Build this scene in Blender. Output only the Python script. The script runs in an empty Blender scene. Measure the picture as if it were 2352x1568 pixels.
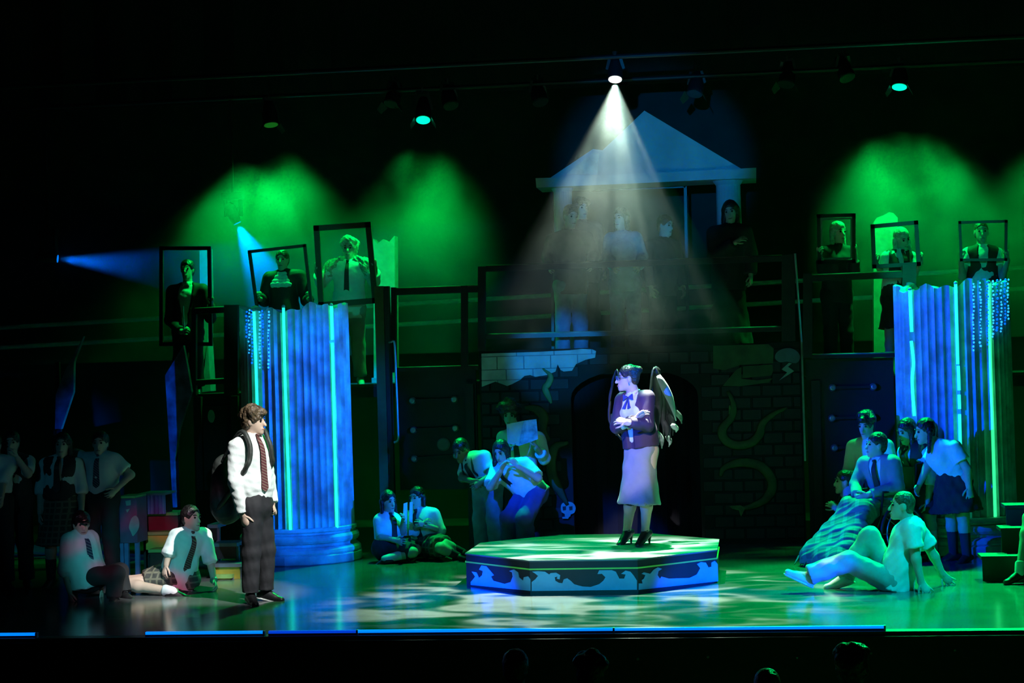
import bpy, bmesh, math, random
import numpy as np
from mathutils import Vector, Matrix

random.seed(7)
SC = bpy.context.scene
COL = SC.collection
V = lambda *a: np.array(a, float)

# ------------------------------------------------------------------ camera
FPX, IW, IH = 4200.0, 2352, 1568
CAM = V(2.2, -13.9, 2.07)
YAW, PITCH, ROLL = math.radians(7.5), math.radians(.63), math.radians(1.6)
FW = V(-math.sin(YAW) * math.cos(PITCH), math.cos(YAW) * math.cos(PITCH), math.sin(PITCH))
_r0 = V(math.cos(YAW), math.sin(YAW), 0)
_u0 = np.cross(_r0, FW)
RT = _r0 * math.cos(ROLL) - _u0 * math.sin(ROLL)
UP = _u0 * math.cos(ROLL) + _r0 * math.sin(ROLL)
cd = bpy.data.cameras.new('camera')
cd.sensor_width = 36.0
cd.lens = FPX / IW * 36.0
cd.clip_end = 200
cam = bpy.data.objects.new('camera', cd)
COL.objects.link(cam)
cam.matrix_world = Matrix([[RT[i], UP[i], -FW[i], CAM[i]] for i in range(3)] + [[0, 0, 0, 1]])
SC.camera = cam


def ray(px, py):
    return FW * FPX + RT * (px - IW / 2) + UP * (IH / 2 - py)


def P(px, py, y):                      # the point of a photo pixel at stage depth y
    d = ray(px, py)
    return CAM + d * ((y - CAM[1]) / d[1])


def G(px, py, z=0.0):                  # the point of a photo pixel on the level z
    d = ray(px, py)
    return CAM + d * ((z - CAM[2]) / d[2])


# ------------------------------------------------------------------ view, world, light
vs = SC.view_settings
vs.view_transform = 'Standard'
vs.look = 'None'
vs.gamma = 1.0
vs.exposure = 0.0
vs.use_curve_mapping = False
SC.cycles.max_bounces = 4
SC.cycles.diffuse_bounces = 1
SC.cycles.glossy_bounces = 2
SC.cycles.transmission_bounces = 2
SC.cycles.volume_bounces = 0
SC.cycles.transparent_max_bounces = 8
SC.cycles.caustics_reflective = False
SC.cycles.caustics_refractive = False
SC.cycles.sample_clamp_indirect = 3.0
SC.cycles.volume_step_rate = 1.6
w = bpy.data.worlds.new('dark_house')
SC.world = w
w.use_nodes = True
w.node_tree.nodes['Background'].inputs[0].default_value = (.2, .75, 1.0, 1)
w.node_tree.nodes['Background'].inputs[1].default_value = .0012


def spot(name, loc, target, color, watts, angle, blend=.3, radius=.06, gobo=None):
    ld = bpy.data.lights.new(name, 'SPOT')
    ld.color = color
    ld.energy = watts
    ld.spot_size = math.radians(angle)
    ld.spot_blend = blend
    ld.shadow_soft_size = radius
    o = bpy.data.objects.new(name, ld)
    COL.objects.link(o)
    d = Vector(target) - Vector(loc)
    o.location = Vector(loc)
    o.rotation_euler = d.to_track_quat('-Z', 'Y').to_euler()
    if gobo:
        ld.use_nodes = True
        gobo(ld.node_tree, loc)
    return o


def gobo_plane(nt, loc, axis):
    """vector socket: where the light's ray meets the level 0 of an axis (the picture a gobo throws there)"""
    N, L = nt.nodes, nt.links
    g = N.new('ShaderNodeNewGeometry')
    s = N.new('ShaderNodeSeparateXYZ')
    L.new(g.outputs['Incoming'], s.inputs[0])
    dv = N.new('ShaderNodeVectorMath')
    dv.operation = 'DIVIDE'
    c = N.new('ShaderNodeCombineXYZ')
    for i in range(3):
        L.new(s.outputs[axis], c.inputs[i])
    L.new(g.outputs['Incoming'], dv.inputs[0])
    L.new(c.outputs[0], dv.inputs[1])
    return dv.outputs[0]


def _ramp(nt, fac, stops):
    r = nt.nodes.new('ShaderNodeValToRGB')
    e = r.color_ramp.elements
    while len(e) < len(stops):
        e.new(.5)
    for k, (p, c) in enumerate(stops):
        e[k].position = p
        e[k].color = (*c, 1) if len(c) == 3 else c
    nt.links.new(fac, r.inputs[0])
    return r.outputs[0]


def ripple_gobo(nt, loc):              # rippled water
    N, L = nt.nodes, nt.links
    v = gobo_plane(nt, loc, 2)
    mp = N.new('ShaderNodeMapping')
    mp.inputs['Scale'].default_value = (2.9, 4.8, 0)
    L.new(v, mp.inputs[0])
    nz = N.new('ShaderNodeTexNoise')
    nz.inputs['Scale'].default_value = 1.3
    nz.inputs['Detail'].default_value = 1.5
    L.new(mp.outputs[0], nz.inputs['Vector'])
    mx = N.new('ShaderNodeMix')
    mx.data_type = 'VECTOR'
    mx.inputs[0].default_value = .45
    L.new(mp.outputs[0], mx.inputs[4])
    sc = N.new('ShaderNodeVectorMath')
    sc.operation = 'SCALE'
    sc.inputs['Scale'].default_value = 5.0
    L.new(nz.outputs['Color'], sc.inputs[0])
    L.new(sc.outputs[0], mx.inputs[5])
    vo = N.new('ShaderNodeTexVoronoi')
    vo.feature = 'SMOOTH_F1'
    vo.inputs['Scale'].default_value = 2.3
    vo.inputs['Smoothness'].default_value = .35
    L.new(mx.outputs[1], vo.inputs['Vector'])
    c = _ramp(nt, vo.outputs['Distance'], [(.34, (.0, .02, .03)), (.52, (.14, .22, .2)), (.70, (.95, 1, .88))])
    em = N['Emission']
    L.new(c, em.inputs['Color'])


def blotch_gobo(scale, axis, stops, stretch=(1, 1, 1)):
    def f(nt, loc):
        N, L = nt.nodes, nt.links
        v = gobo_plane(nt, loc, axis)
        mp = N.new('ShaderNodeMapping')
        mp.inputs['Scale'].default_value = stretch
        L.new(v, mp.inputs[0])
        nz = N.new('ShaderNodeTexNoise')
        nz.inputs['Scale'].default_value = scale
        nz.inputs['Detail'].default_value = 1.0
        L.new(mp.outputs[0], nz.inputs['Vector'])
        L.new(_ramp(nt, nz.outputs['Fac'], stops), N['Emission'].inputs['Color'])
    return f


# booms beside the house: saturated blue crossing from both sides
spot('blue_boom_and_fill_light', (-8.5, -4.5, 4.2), (4.3, 5.0, 1.25), (.0, .06, 1.0), 18000, 14.5, .6,
     gobo=blotch_gobo(30, 1, [(.40, (.45, .6, .75)), (.6, (1, 1, 1))], (1.6, 1, .4)))
spot('blue_boom_and_fill_light', (9.5, -4.5, 4.2), (-2.5, 5.2, 1.3), (.0, .13, 1.0), 21000, 11.2, .5,
     gobo=blotch_gobo(46, 1, [(.45, (.12, .24, .40)), (.56, (1, 1, 1))], (1.7, 1, .5)))
spot('blue_boom_and_fill_light', (9.5, -4.0, 2.2), (1.65, 2.7, -.12), (.0, .06, 1.0), 24000, 6.0, .7)
spot('blue_boom_and_fill_light', (-7.5, -4.0, 2.2), (-.35, 2.65, -.12), (.0, .06, 1.0), 22000, 6.2, .7)
spot('blue_boom_and_fill_light', (-3.5, -7.0, 8.5), (-.05, 5.15, .9), (.0, .08, 1.0), 17000, 5.6, .6)  # separate high spot added to keep the huddle blue
# green back light from the batten over the set, raking the floor towards the house
for gx, tx, ty, gw in ((-1.3, -1.0, 3.2, 2300), (1.5, 1.7, 2.2, 1900), (3.4, 3.3, 2.0, 6500), (5.4, 4.8, 1.2, 6500)):
    spot('green_back_light', (gx, 6.6, 5.6), (tx, ty, 0), (.0, 1.0, .16), gw, 44, .5)
# unseen colour fills added from the front
spot('cyan_fill_light', (1.4, -15, 6.5), (.6, 4.2, .7), (.0, .5, .55), 650, 13, .6)
spot('cyan_fill_light', (5.5, -2.5, 7.0), (3.3, 2.2, .35), (.0, .52, .6), 4600, 12, .7)
spot('cyan_fill_light', (.9, -14, 3.6), (.65, 2.2, .12), (.0, .5, .85), 6500, 4.6, .6)  # added to turn the platform's front waves cyan
spot('teal_fill_light', (-1.0, -14, 4.0), (-2.95, 6.8, 2.95), (.0, .6, .36), 3000, 5.5, .6)  # soft teal fill added for the frame holders' whites
spot('teal_fill_light', (3.5, -14, 4.0), (4.3, 6.7, 3.15), (.0, .6, .36), 3000, 4.6, .6)
spot('azure_fill_light', (1.6, -14, 3.2), (1.05, 7.5, 4.4), (.0, .21, .68), 9500, 6.8, .5)  # added to bring blue onto the temple roof
spot('azure_fill_light', (1.6, -14, 3.2), (.05, 6.3, 2.1), (.0, .2, .72), 17000, 3.4, .6)
# follow spots from the house
spot('follow_spot', (4.5, -5, 10.5), (-2.2, 1.95, 1.02), (.92, 1.0, .97), 13500, 7.2, .45)
spot('follow_spot', (.6, -13, 9.0), (.86, 3.5, 1.32), (.86, .82, 1.0), 11000, 3.9, .35)
# the multicoloured gobo on the left-hand group
spot('party_gobo_light', (1.5, -14, 5.5), (-3.4, 2.5, .4), (1, 1, 1), 4600, 5.4, .7,
     gobo=blotch_gobo(52, 1, [(.47, (.06, .66, .75)), (.54, (.25, .4, .7)), (.60, (.95, .5, .75)), (.70, (1, .1, .3))]))
spot('dim_fill_light', (-6, -14, 5), (-4.5, 3.2, 1.05), (.02, .26, .42), 600, 7, .7)  # added dim blue fill over the standing students
# gobo water lamp over the platform (its housing hangs at the same place)
WL = P(1413, 178, 4.3)
spot('water_gobo_light', WL + V(0, -.02, -.06), (.80, 2.2, 0), (.80, 1.0, .88), 12500, 50, .6, .02, ripple_gobo)

# ------------------------------------------------------------------ materials
MATS = {}


def mat(name, col, rough=.7, metal=0.0, var=.12, nscale=9.0, bump=.0, bscale=40.0, emit=None, estr=0.0, spec=.5):
    if name in MATS:
        return MATS[name]
    m = bpy.data.materials.new(name)
    m.use_nodes = True
    nt = m.node_tree
    b = nt.nodes['Principled BSDF']
    b.inputs['Roughness'].default_value = rough
    b.inputs['Metallic'].default_value = metal
    b.inputs['Specular IOR Level'].default_value = spec
    tc = nt.nodes.new('ShaderNodeTexCoord')
    nz = nt.nodes.new('ShaderNodeTexNoise')
    nz.inputs['Scale'].default_value = nscale
    nz.inputs['Detail'].default_value = 3
    nt.links.new(tc.outputs['Object'], nz.inputs['Vector'])
    c0 = tuple(x * (1 - var) for x in col)
    c1 = tuple(min(1, x * (1 + var)) for x in col)
    nt.links.new(_ramp(nt, nz.outputs['Fac'], [(.35, c0), (.65, c1)]), b.inputs['Base Color'])
    if bump:
        n2 = nt.nodes.new('ShaderNodeTexNoise')
        n2.inputs['Scale'].default_value = bscale
        n2.inputs['Detail'].default_value = 2
        nt.links.new(tc.outputs['Object'], n2.inputs['Vector'])
        bp = nt.nodes.new('ShaderNodeBump')
        bp.inputs['Strength'].default_value = bump
        bp.inputs['Distance'].default_value = .02
        nt.links.new(n2.outputs['Fac'], bp.inputs['Height'])
        nt.links.new(bp.outputs[0], b.inputs['Normal'])
    if emit:
        b.inputs['Emission Color'].default_value = (*emit, 1)
        b.inputs['Emission Strength'].default_value = estr
    MATS[name] = m
    return m


def mat_stripes(name, c0, c1, scale, rot=(0, 0, .8), width=.5, plaid=False):
    if name in MATS:
        return MATS[name]
    m = mat(name, c0, .8)
    nt = m.node_tree
    b = nt.nodes['Principled BSDF']
    tc = nt.nodes.new('ShaderNodeTexCoord')
    facs = []
    for k, ax in enumerate(('X', 'Z') if plaid else ('X',)):
        mp = nt.nodes.new('ShaderNodeMapping')
        mp.inputs['Rotation'].default_value = rot
        nt.links.new(tc.outputs['Object'], mp.inputs[0])
        wv = nt.nodes.new('ShaderNodeTexWave')
        wv.bands_direction = ax
        wv.inputs['Scale'].default_value = scale
        nt.links.new(mp.outputs[0], wv.inputs['Vector'])
        facs.append(wv.outputs['Fac'])
    f = facs[0]
    if plaid:
        mx = nt.nodes.new('ShaderNodeMath')
        mx.operation = 'MAXIMUM'
        nt.links.new(facs[0], mx.inputs[0])
        nt.links.new(facs[1], mx.inputs[1])
        f = mx.outputs[0]
    nt.links.new(_ramp(nt, f, [(width, c0), (width + .06, c1)]), b.inputs['Base Color'])
    return m


M_BLACK = mat('black_paint', (.012, .012, .014), .6)
M_BLACKM = mat('black_metal', (.02, .02, .022), .38, .3)
M_CLOTHB = mat('black_cloth', (.006, .006, .007), .95, bump=.3, bscale=6)
M_DARKWOOD = mat('dark_stained_timber', (.03, .027, .022), .5, var=.3, nscale=5)
M_RAIL = mat('black_rail_paint', (.022, .022, .022), .35)
M_FLOOR = mat('black_dance_vinyl', (.10, .105, .11), .16, var=.15, nscale=3, bump=.02, bscale=14)
M_FASCIA = mat('stage_fascia', (.022, .028, .022), .6)
M_BACK = mat('painted_block_wall', (.02, .026, .024), .85, var=.2, nscale=2)
M_CONDUIT = mat('pale_conduit', (.75, .76, .72), .5)
M_PALE = mat('pale_plaster', (.62, .64, .6), .75, bump=.25, bscale=12)
M_COLUMN = mat('column_paint', (.56, .6, .64), .6, var=.3, nscale=5, bump=.1, bscale=20)
M_BRICKD = mat('dark_brick_paint', (.015, .018, .022), .75, var=.35, nscale=4)
M_MORTAR = mat('black_mortar_paint', (.006, .007, .008), .85)
M_BRICKL = mat('pale_stone_paint', (.42, .46, .48), .75, var=.2, nscale=5)
M_BRICKG = mat('mossy_stone_paint', (.035, .075, .03), .75, var=.3, nscale=5)
M_SERP = mat('green_serpent_paint', (.03, .06, .012), .6, var=.45, nscale=7)
M_SERPL = mat('pale_serpent_belly', (.10, .16, .04), .6, var=.3)
M_BONE = mat('bone_paint', (.3, .36, .33), .7)
M_STEEL = mat('steel_bolt', (.4, .42, .42), .3, .6)
M_PANEL = mat('charcoal_panel', (.014, .017, .018), .6, var=.25, nscale=3)
M_TEMPLE = mat('temple_plaster', (.5, .54, .56), .75, var=.15, nscale=2)


# ------------------------------------------------------------------ objects
def finish(o, label=None, cat=None, group=None, kind=None):
    if label: o['label'] = label
    if cat: o['category'] = cat
    if group: o['group'] = group
    if kind: o['kind'] = kind
    return o


def thing(name, label, cat, loc=(0, 0, 0), group=None):
    o = bpy.data.objects.new(name, None)
    o.empty_display_size = .1
    COL.objects.link(o)
    o.location = Vector(loc)
    return finish(o, label, cat, group)


def world_loc(o):
    p = Vector((0, 0, 0))
    while o is not None:
        p = p + Vector(o.location)
        o = o.parent
    return np.array(p)


def add(name, verts, faces, m, parent=None, loc=None, smooth=False):
    """one mesh object from world-space vertices; its origin sits at loc (or at its parent's origin)"""
    verts = np.asarray(verts, float).reshape(-1, 3)
    me = bpy.data.meshes.new(name)
    base = world_loc(parent) if parent is not None else V(0, 0, 0)
    org = base if loc is None else np.asarray(loc, float)
    me.from_pydata((verts - org).tolist(), [], [list(map(int, f)) for f in faces])
    if smooth:
        me.polygons.foreach_set('use_smooth', [True] * len(me.polygons))
    me.materials.append(m)
    me.update()
    o = bpy.data.objects.new(name, me)
    COL.objects.link(o)
    if parent is not None:
        o.parent = parent
    o.location = Vector(org - base)
    return o


class MB:
    def __init__(s):
        s.v, s.f = [], []

    def put(s, v, f):
        n = len(s.v)
        s.v += [tuple(map(float, p)) for p in v]
        s.f += [[i + n for i in q] for q in f]
        return s

    def hexa(s, c8):                     # 8 corners: bottom ring, top ring
        return s.put(c8, [(3, 2, 1, 0), (4, 5, 6, 7), (0, 1, 5, 4), (1, 2, 6, 5), (2, 3, 7, 6), (3, 0, 4, 7)])

    def box(s, x0, x1, y0, y1, z0, z1):
        return s.hexa([(x0, y0, z0), (x1, y0, z0), (x1, y1, z0), (x0, y1, z0), (x0, y0, z1), (x1, y0, z1), (x1, y1, z1), (x0, y1, z1)])

    def beam(s, a, b, wd, dp, up=(0, 0, 1)):   # square bar a-b: wd across, dp along the other side
        a, b = np.asarray(a, float), np.asarray(b, float)
        d = (b - a) / np.linalg.norm(b - a)
        q = np.cross(d, V(0, 1, 0) if abs(d[1]) < .9 else V(1, 0, 0))
        q /= np.linalg.norm(q)
        t = np.cross(q, d)
        q, t = q * wd / 2, t * dp / 2
        return s.hexa([a - q - t, a + q - t, a + q + t, a - q + t, b - q - t, b + q - t, b + q + t, b - q + t])

    def tube(s, pts, rad, n=8, cap=True):
        pts = [np.asarray(p, float) for p in pts]
        rads = [rad] * len(pts) if np.isscalar(rad) else rad
        base = len(s.v)
        ref = None
        for i, p in enumerate(pts):
            d = pts[min(i + 1, len(pts) - 1)] - pts[max(i - 1, 0)]
            d = d / (np.linalg.norm(d) + 1e-9)
            if ref is None:
                ref = V(0, 0, 1) if abs(d[2]) < .9 else V(1, 0, 0)
            q = np.cross(d, ref)
            q /= np.linalg.norm(q) + 1e-9
            t = np.cross(q, d)
            ref = t
            for k in range(n):
                an = 2 * math.pi * k / n
                s.v.append(tuple(p + (q * math.cos(an) + t * math.sin(an)) * rads[i]))
        for i in range(len(pts) - 1):
            for k in range(n):
                a, b = base + i * n + k, base + i * n + (k + 1) % n
                s.f.append([a, b, b + n, a + n])
        if cap:
            s.f.append([base + k for k in range(n)][::-1])
            s.f.append([base + (len(pts) - 1) * n + k for k in range(n)])
        return s

    def lathe(s, c, axis, prof, n=24):   # profile [(r, h)] round an axis from c
        c, ax = np.asarray(c, float), np.asarray(axis, float)
        ax = ax / np.linalg.norm(ax)
        q = np.cross(ax, V(0, 0, 1) if abs(ax[2]) < .9 else V(1, 0, 0))
        q /= np.linalg.norm(q)
        t = np.cross(ax, q)
        base = len(s.v)
        for r, h in prof:
            for k in range(n):
                an = 2 * math.pi * k / n
                s.v.append(tuple(c + ax * h + (q * math.cos(an) + t * math.sin(an)) * r))
        for i in range(len(prof) - 1):
            for k in range(n):
                a, b = base + i * n + k, base + i * n + (k + 1) % n
                s.f.append([a, b, b + n, a + n])
        s.f.append([base + k for k in range(n)][::-1])
        s.f.append([base + (len(prof) - 1) * n + k for k in range(n)])
        return s

    def ball(s, c, r, n=8, m=5):
        prof = [(max(1e-4, math.sin(math.pi * i / m)) * r, -math.cos(math.pi * i / m) * r) for i in range(m + 1)]
        return s.lathe(c, (0, 0, 1), prof, n)

    def plate(s, pts, back):             # outline (world points, in order) pushed back by a vector
        n = len(pts)
        pts = [np.asarray(p, float) for p in pts]
        back = np.asarray(back, float)
        f = [list(range(n)), [2 * n - 1 - i for i in range(n)]]
        f += [[i, i + n, (i + 1) % n + n, (i + 1) % n] for i in range(n)]
        return s.put(pts + [p + back for p in pts], f)

    def make(s, name, m, parent=None, loc=None, smooth=False):
        return add(name, s.v, s.f, m, parent, loc, smooth)


def solo(mb, name, m, loc, label, cat, group=None, smooth=False):
    o = mb.make(name, m, None, loc, smooth)
    return finish(o, label, cat, group)


def smooth_closed(pts, sub=4):
    """Catmull-Rom through a closed outline"""
    pts = [np.asarray(p, float) for p in pts]
    n, out = len(pts), []
    for i in range(n):
        a, b, c, d = pts[i - 1], pts[i], pts[(i + 1) % n], pts[(i + 2) % n]
        for k in range(sub):
            t = k / sub
            out.append(.5 * (2 * b + (c - a) * t + (2 * a - 5 * b + 4 * c - d) * t * t + (3 * b - a - 3 * c + d) * t ** 3))
    return out


def smooth_open(pts, sub=4):
    pts = [np.asarray(p, float) for p in pts]
    q = [2 * pts[0] - pts[1]] + pts + [2 * pts[-1] - pts[-2]]
    out = []
    for i in range(1, len(q) - 2):
        a, b, c, d = q[i - 1:i + 3]
        for k in range(sub):
            t = k / sub
            out.append(.5 * (2 * b + (c - a) * t + (2 * a - 5 * b + 4 * c - d) * t * t + (3 * b - a - 3 * c + d) * t ** 3))
    out.append(pts[-1])
    return out

# ================================================================== the setting
# stage floor: three runs of vinyl, seams a hair open
fl = finish(bpy.data.objects.new('floor', None), 'glossy black dance floor laid in wide runs across the stage', None, None, 'structure')
COL.objects.link(fl)
for y0, y1 in ((-.12, .0), (.004, .95), (.955, 2.9), (2.904, 4.85), (4.854, 6.8), (6.804, 10.2)):
    MB().box(-9, 9, y0, y1, -.05, 0).make('floor_panel', M_FLOOR if y0 >= 0 else mat('floor_nosing', (.07, .09, .07), .35), fl)
fa = finish(MB().box(-9, 9, -.16, -.121, -1.15, -.03).make('trim_1', M_FASCIA), 'dark stage front below the floor edge', None, None, 'structure')
for bx, by in ((1465, 1513), (1626, 1508), (1831, 1510), (2001, 1500), (2193, 1493)):
    c = P(bx, by, -.16)
    MB().lathe(c + V(0, .004, 0), (0, -1, 0), [(.012, 0), (.012, .008), (.006, .012)], 8).make('bolt', M_STEEL, fa)
finish(MB().box(-9, 9, -9.0, -.17, -1.2, -1.15).make('ground', mat('house_carpet', (.03, .04, .03), .95)), 'dark house floor in front of the stage', None, None, 'structure')
wb = finish(MB().box(-9, 9, 10.2, 10.4, -.05, 8).make('wall_back', M_BACK), 'dark upstage wall behind the set', None, None, 'structure')
for n, (za, zb) in enumerate((((195, 741), (1165, 684)), ((195, 787), (1165, 731)))):
    a, b = P(*za, 9.9), P(*zb, 9.9)
    d = (b - a) / (b[0] - a[0])
    finish(MB().tube([a + d * (-9 - a[0]), a + d * (9 - a[0])], .03, 8).make('trim_%d' % (n + 2), M_CONDUIT), 'pale pipe running along the upstage wall', None, None, 'structure')

# black border cloth across the top and the pipes of the lighting grid
bz0, bz1 = P(500, 240, 7.9), P(2352, 150, 7.9)
mb = MB()
nb = 90
for i in range(nb):
    x0, x1 = -9 + 18 * i / nb, -9 + 18 * (i + 1) / nb
    y0, y1 = 7.9 + .03 * math.sin(i * 1.7), 7.9 + .03 * math.sin((i + 1) * 1.7)
    zz = (bz0[2] + bz1[2]) / 2
    mb.put([(x0, y0, zz), (x1, y1, zz), (x1, y1, 8), (x0, y0, 8), (x0, y0 + .02, zz), (x1, y1 + .02, zz), (x1, y1 + .02, 8), (x0, y0 + .02, 8)],
           [(0, 1, 2, 3), (7, 6, 5, 4), (0, 4, 5, 1), (3, 2, 6, 7)])
solo(mb, 'border_curtain', M_CLOTHB, (0, 7.9, 5.2), 'black border cloth hanging across the top of the stage', 'curtain')
PIPE_Z = {}
for nm, yy, ref, lab in (('lighting_batten', 7.2, (970, 205), 'black lighting pipe carrying the green lamps above the back of the set'),
                         ('lighting_batten', 4.3, (1413, 130), 'black lighting pipe carrying the white lamp above the platform')):
    z = P(*ref, yy)[2]
    PIPE_Z[yy] = z
    solo(MB().tube([(-9, yy, z), (9, yy, z)], .025, 10), nm, M_BLACKM, (0, yy, z), lab, 'pipe')

# ------------------------------------------------------------------ the two big broken columns
COLS = {'l': (P(688, 1200, 5.38)[0], 5.38), 'r': (P(2200, 1190, 5.42)[0], 5.42)}
CR = .595


def big_column(key, ztop, seed, label):
    cx, cy = COLS[key]
    rnd = random.Random(seed)
    t = thing('broken_column', label, 'column', (cx, cy, 0), 'broken fluted columns')
    nfl, per = 48, 6
    n = nfl * per
    prof_top = [ztop + .03 * math.sin(2.3 * a + seed) + .025 * math.sin(7 * a + 2 * seed) + .02 * math.sin(17 * a) for a in np.linspace(0, 2 * math.pi, n, endpoint=False)]
    vs_, fs = [], []
    zs = [.37, .6, 1.2, 1.9]
    for row in range(len(zs) + 2):
        for k in range(n):
            a = 2 * math.pi * k / n
            fr = (k % per) / per
            r = CR - .032 * abs(math.sin(math.pi * fr)) ** .8 - .012 * (row / 5)
            if row < len(zs):
                z = zs[row]
            elif row == len(zs):
                z = prof_top[k]
            else:
                z, r = prof_top[k] - .015, r - .05
            vs_.append((cx + r * math.cos(a), cy + r * math.sin(a), z))
    for row in range(len(zs) + 1):
        for k in range(n):
            a, b = row * n + k, row * n + (k + 1) % n
            fs.append((a, b, b + n, a + n))
    fs.append([len(zs + [0]) * n + k for k in range(n)])
    add('shaft', vs_, fs, M_COLUMN, t)
    MB().lathe((cx, cy, 0), (0, 0, 1), [(.60, .38), (.615, .37), (.615, .34), (.60, .33), (.60, .31), (.625, .30), (.64, .275), (.64, .245), (.625, .22), (.605, .21), (.605, .185), (.63, .175), (.655, .15), (.66, .12), (.65, .10)][::-1], 64).make('base_moulding', M_COLUMN, t, smooth=False)
    MB().lathe((cx, cy, 0), (0, 0, 1), [(.665, 0), (.675, .01), (.675, .09), (.665, .10)], 16).make('plinth', M_COLUMN, t)
    return t


zl, zr = P(680, 706, 4.8)[2], P(2200, 652, 4.85)[2]
big_column('l', zl, 1, 'fluted broken column with three glowing strips standing behind the backpack wearer')
big_column('r', zr, 2, 'fluted broken column with glowing strips at the edge behind the bending girls')


def csurf(px, py, key, off=.0):
    """the photo pixel on a column's front"""
    cx, cy = COLS[key]
    d = ray(px, py)
    ox, oy = CAM[0] - cx, CAM[1] - cy
    a, b, c = d[0] ** 2 + d[1] ** 2, 2 * (ox * d[0] + oy * d[1]), ox * ox + oy * oy - (CR + off) ** 2
    q = b * b - 4 * a * c
    tt = (-b - math.sqrt(q)) / (2 * a) if q > 0 else -b / (2 * a)
    return CAM + d * tt


M_NEON = mat('cyan_light_tube', (.3, .9, .8), .3, emit=(.015, 1.0, .55), estr=1.5)
M_NEONG = mat('green_light_tube', (.3, .9, .6), .3, emit=(.03, 1.0, .28), estr=1.4)
M_CLIP = mat('white_clip', (.5, .5, .5), .4)
strips = [
    ('l', M_NEON, [[(583, 714), (588, 850), (592, 1004)]], 'cyan light strip running down behind the backpack wearer\'s head'),
    ('l', M_NEON, [[(651, 706), (655, 880), (661, 1050), (667, 1216)]], 'cyan light strip down the middle of the column behind the backpack wearer'),
    ('l', M_NEON, [[(761, 702), (763, 780)], [(763, 787), (766, 900), (770, 1060), (774, 1212)]], 'cyan light strip near the far edge of the column, broken near its top'),
    ('r', M_NEON, [[(2090, 666), (2094, 762)], [(2093, 783), (2098, 832), (2095, 875), (2100, 955)]], 'cyan light strip on the column edge above the two leaning girls'),
    ('r', M_NEON, [[(2195, 652), (2200, 836)], [(2201, 840), (2203, 896)], [(2203, 906), (2204, 939)], [(2204, 951), (2206, 1026), (2211, 1140), (2213, 1188)]], 'green light strip with several gaps in the middle of the edge column'),
    ('r', M_NEONG, [[(2271, 650), (2275, 836), (2279, 950), (2286, 1186)]], 'long unbroken green light strip nearest the picture edge'),
]
for key, m, segs, lab in strips:
    p0 = csurf(*segs[-1][-1], key, .02)
    t = thing('light_strip', lab, 'light strip', p0, 'light strips on the columns')
    for sg in segs:
        pts = smooth_open([csurf(x, y, key, .006) for x, y in sg], 4)
        MB().tube(pts, .0155, 8).make('glowing_tube', m, t, smooth=True)
    q = csurf(*segs[0][0], key, .008)
    MB().ball(q + V(0, 0, .01), .02, 8).make('clip', M_CLIP, t)

M_BEAD = mat('blue_fairy_bead', (.1, .2, .9), .4, emit=(.0, .12, 1.0), estr=1.5)
M_BEADC = mat('pale_fairy_bead', (.2, .5, .9), .4, emit=(.02, .35, 1.0), estr=1.6)
M_WIRE = mat('fairy_wire', (.02, .03, .06), .6)
fairy = {'l': [(566, 716, 775, 0), (572, 712, 815, 1), (579, 714, 835, 0), (597, 716, 845, 1), (603, 714, 800, 0), (617, 716, 850, 1)],
         'r': [(2236, 652, 808, 1), (2252, 650, 800, 1), (2268, 648, 795, 0), (2281, 646, 780, 1), (2290, 644, 760, 0), (2299, 643, 765, 1), (2308, 642, 745, 0), (2315, 642, 735, 1)]}
for key, ss in fairy.items():
    for j, (x, y0, y1, pale) in enumerate(ss):
        rnd = random.Random(x)
        p0 = csurf(x, y0, key, .01)
        nth = ('first', 'second', 'third', 'fourth', 'fifth', 'sixth', 'seventh', 'eighth')[j]
        t = thing('fairy_light_string', '%s string of blue fairy lights from the left on the %s column' % (nth, {'l': 'backpack wearer\'s', 'r': 'edge'}[key]), 'string lights', p0, 'fairy lights on the broken columns')
        mb = MB()
        y, pts = y0, []
        while y < y1:
            mb.ball(csurf(x + rnd.uniform(-1.5, 1.5), y, key, .012), rnd.uniform(.009, .014), 6, 4)
            y += rnd.uniform(6, 10)
        o = mb.make('bead_row', M_BEADC if pale else M_BEAD, t)
        o['kind'] = 'stuff'
        MB().tube([csurf(x, y0, key, .004), csurf(x, (y0 + y1) / 2, key, .004), csurf(x, y1, key, .004)], .003, 5).make('wire', M_WIRE, t)

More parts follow.
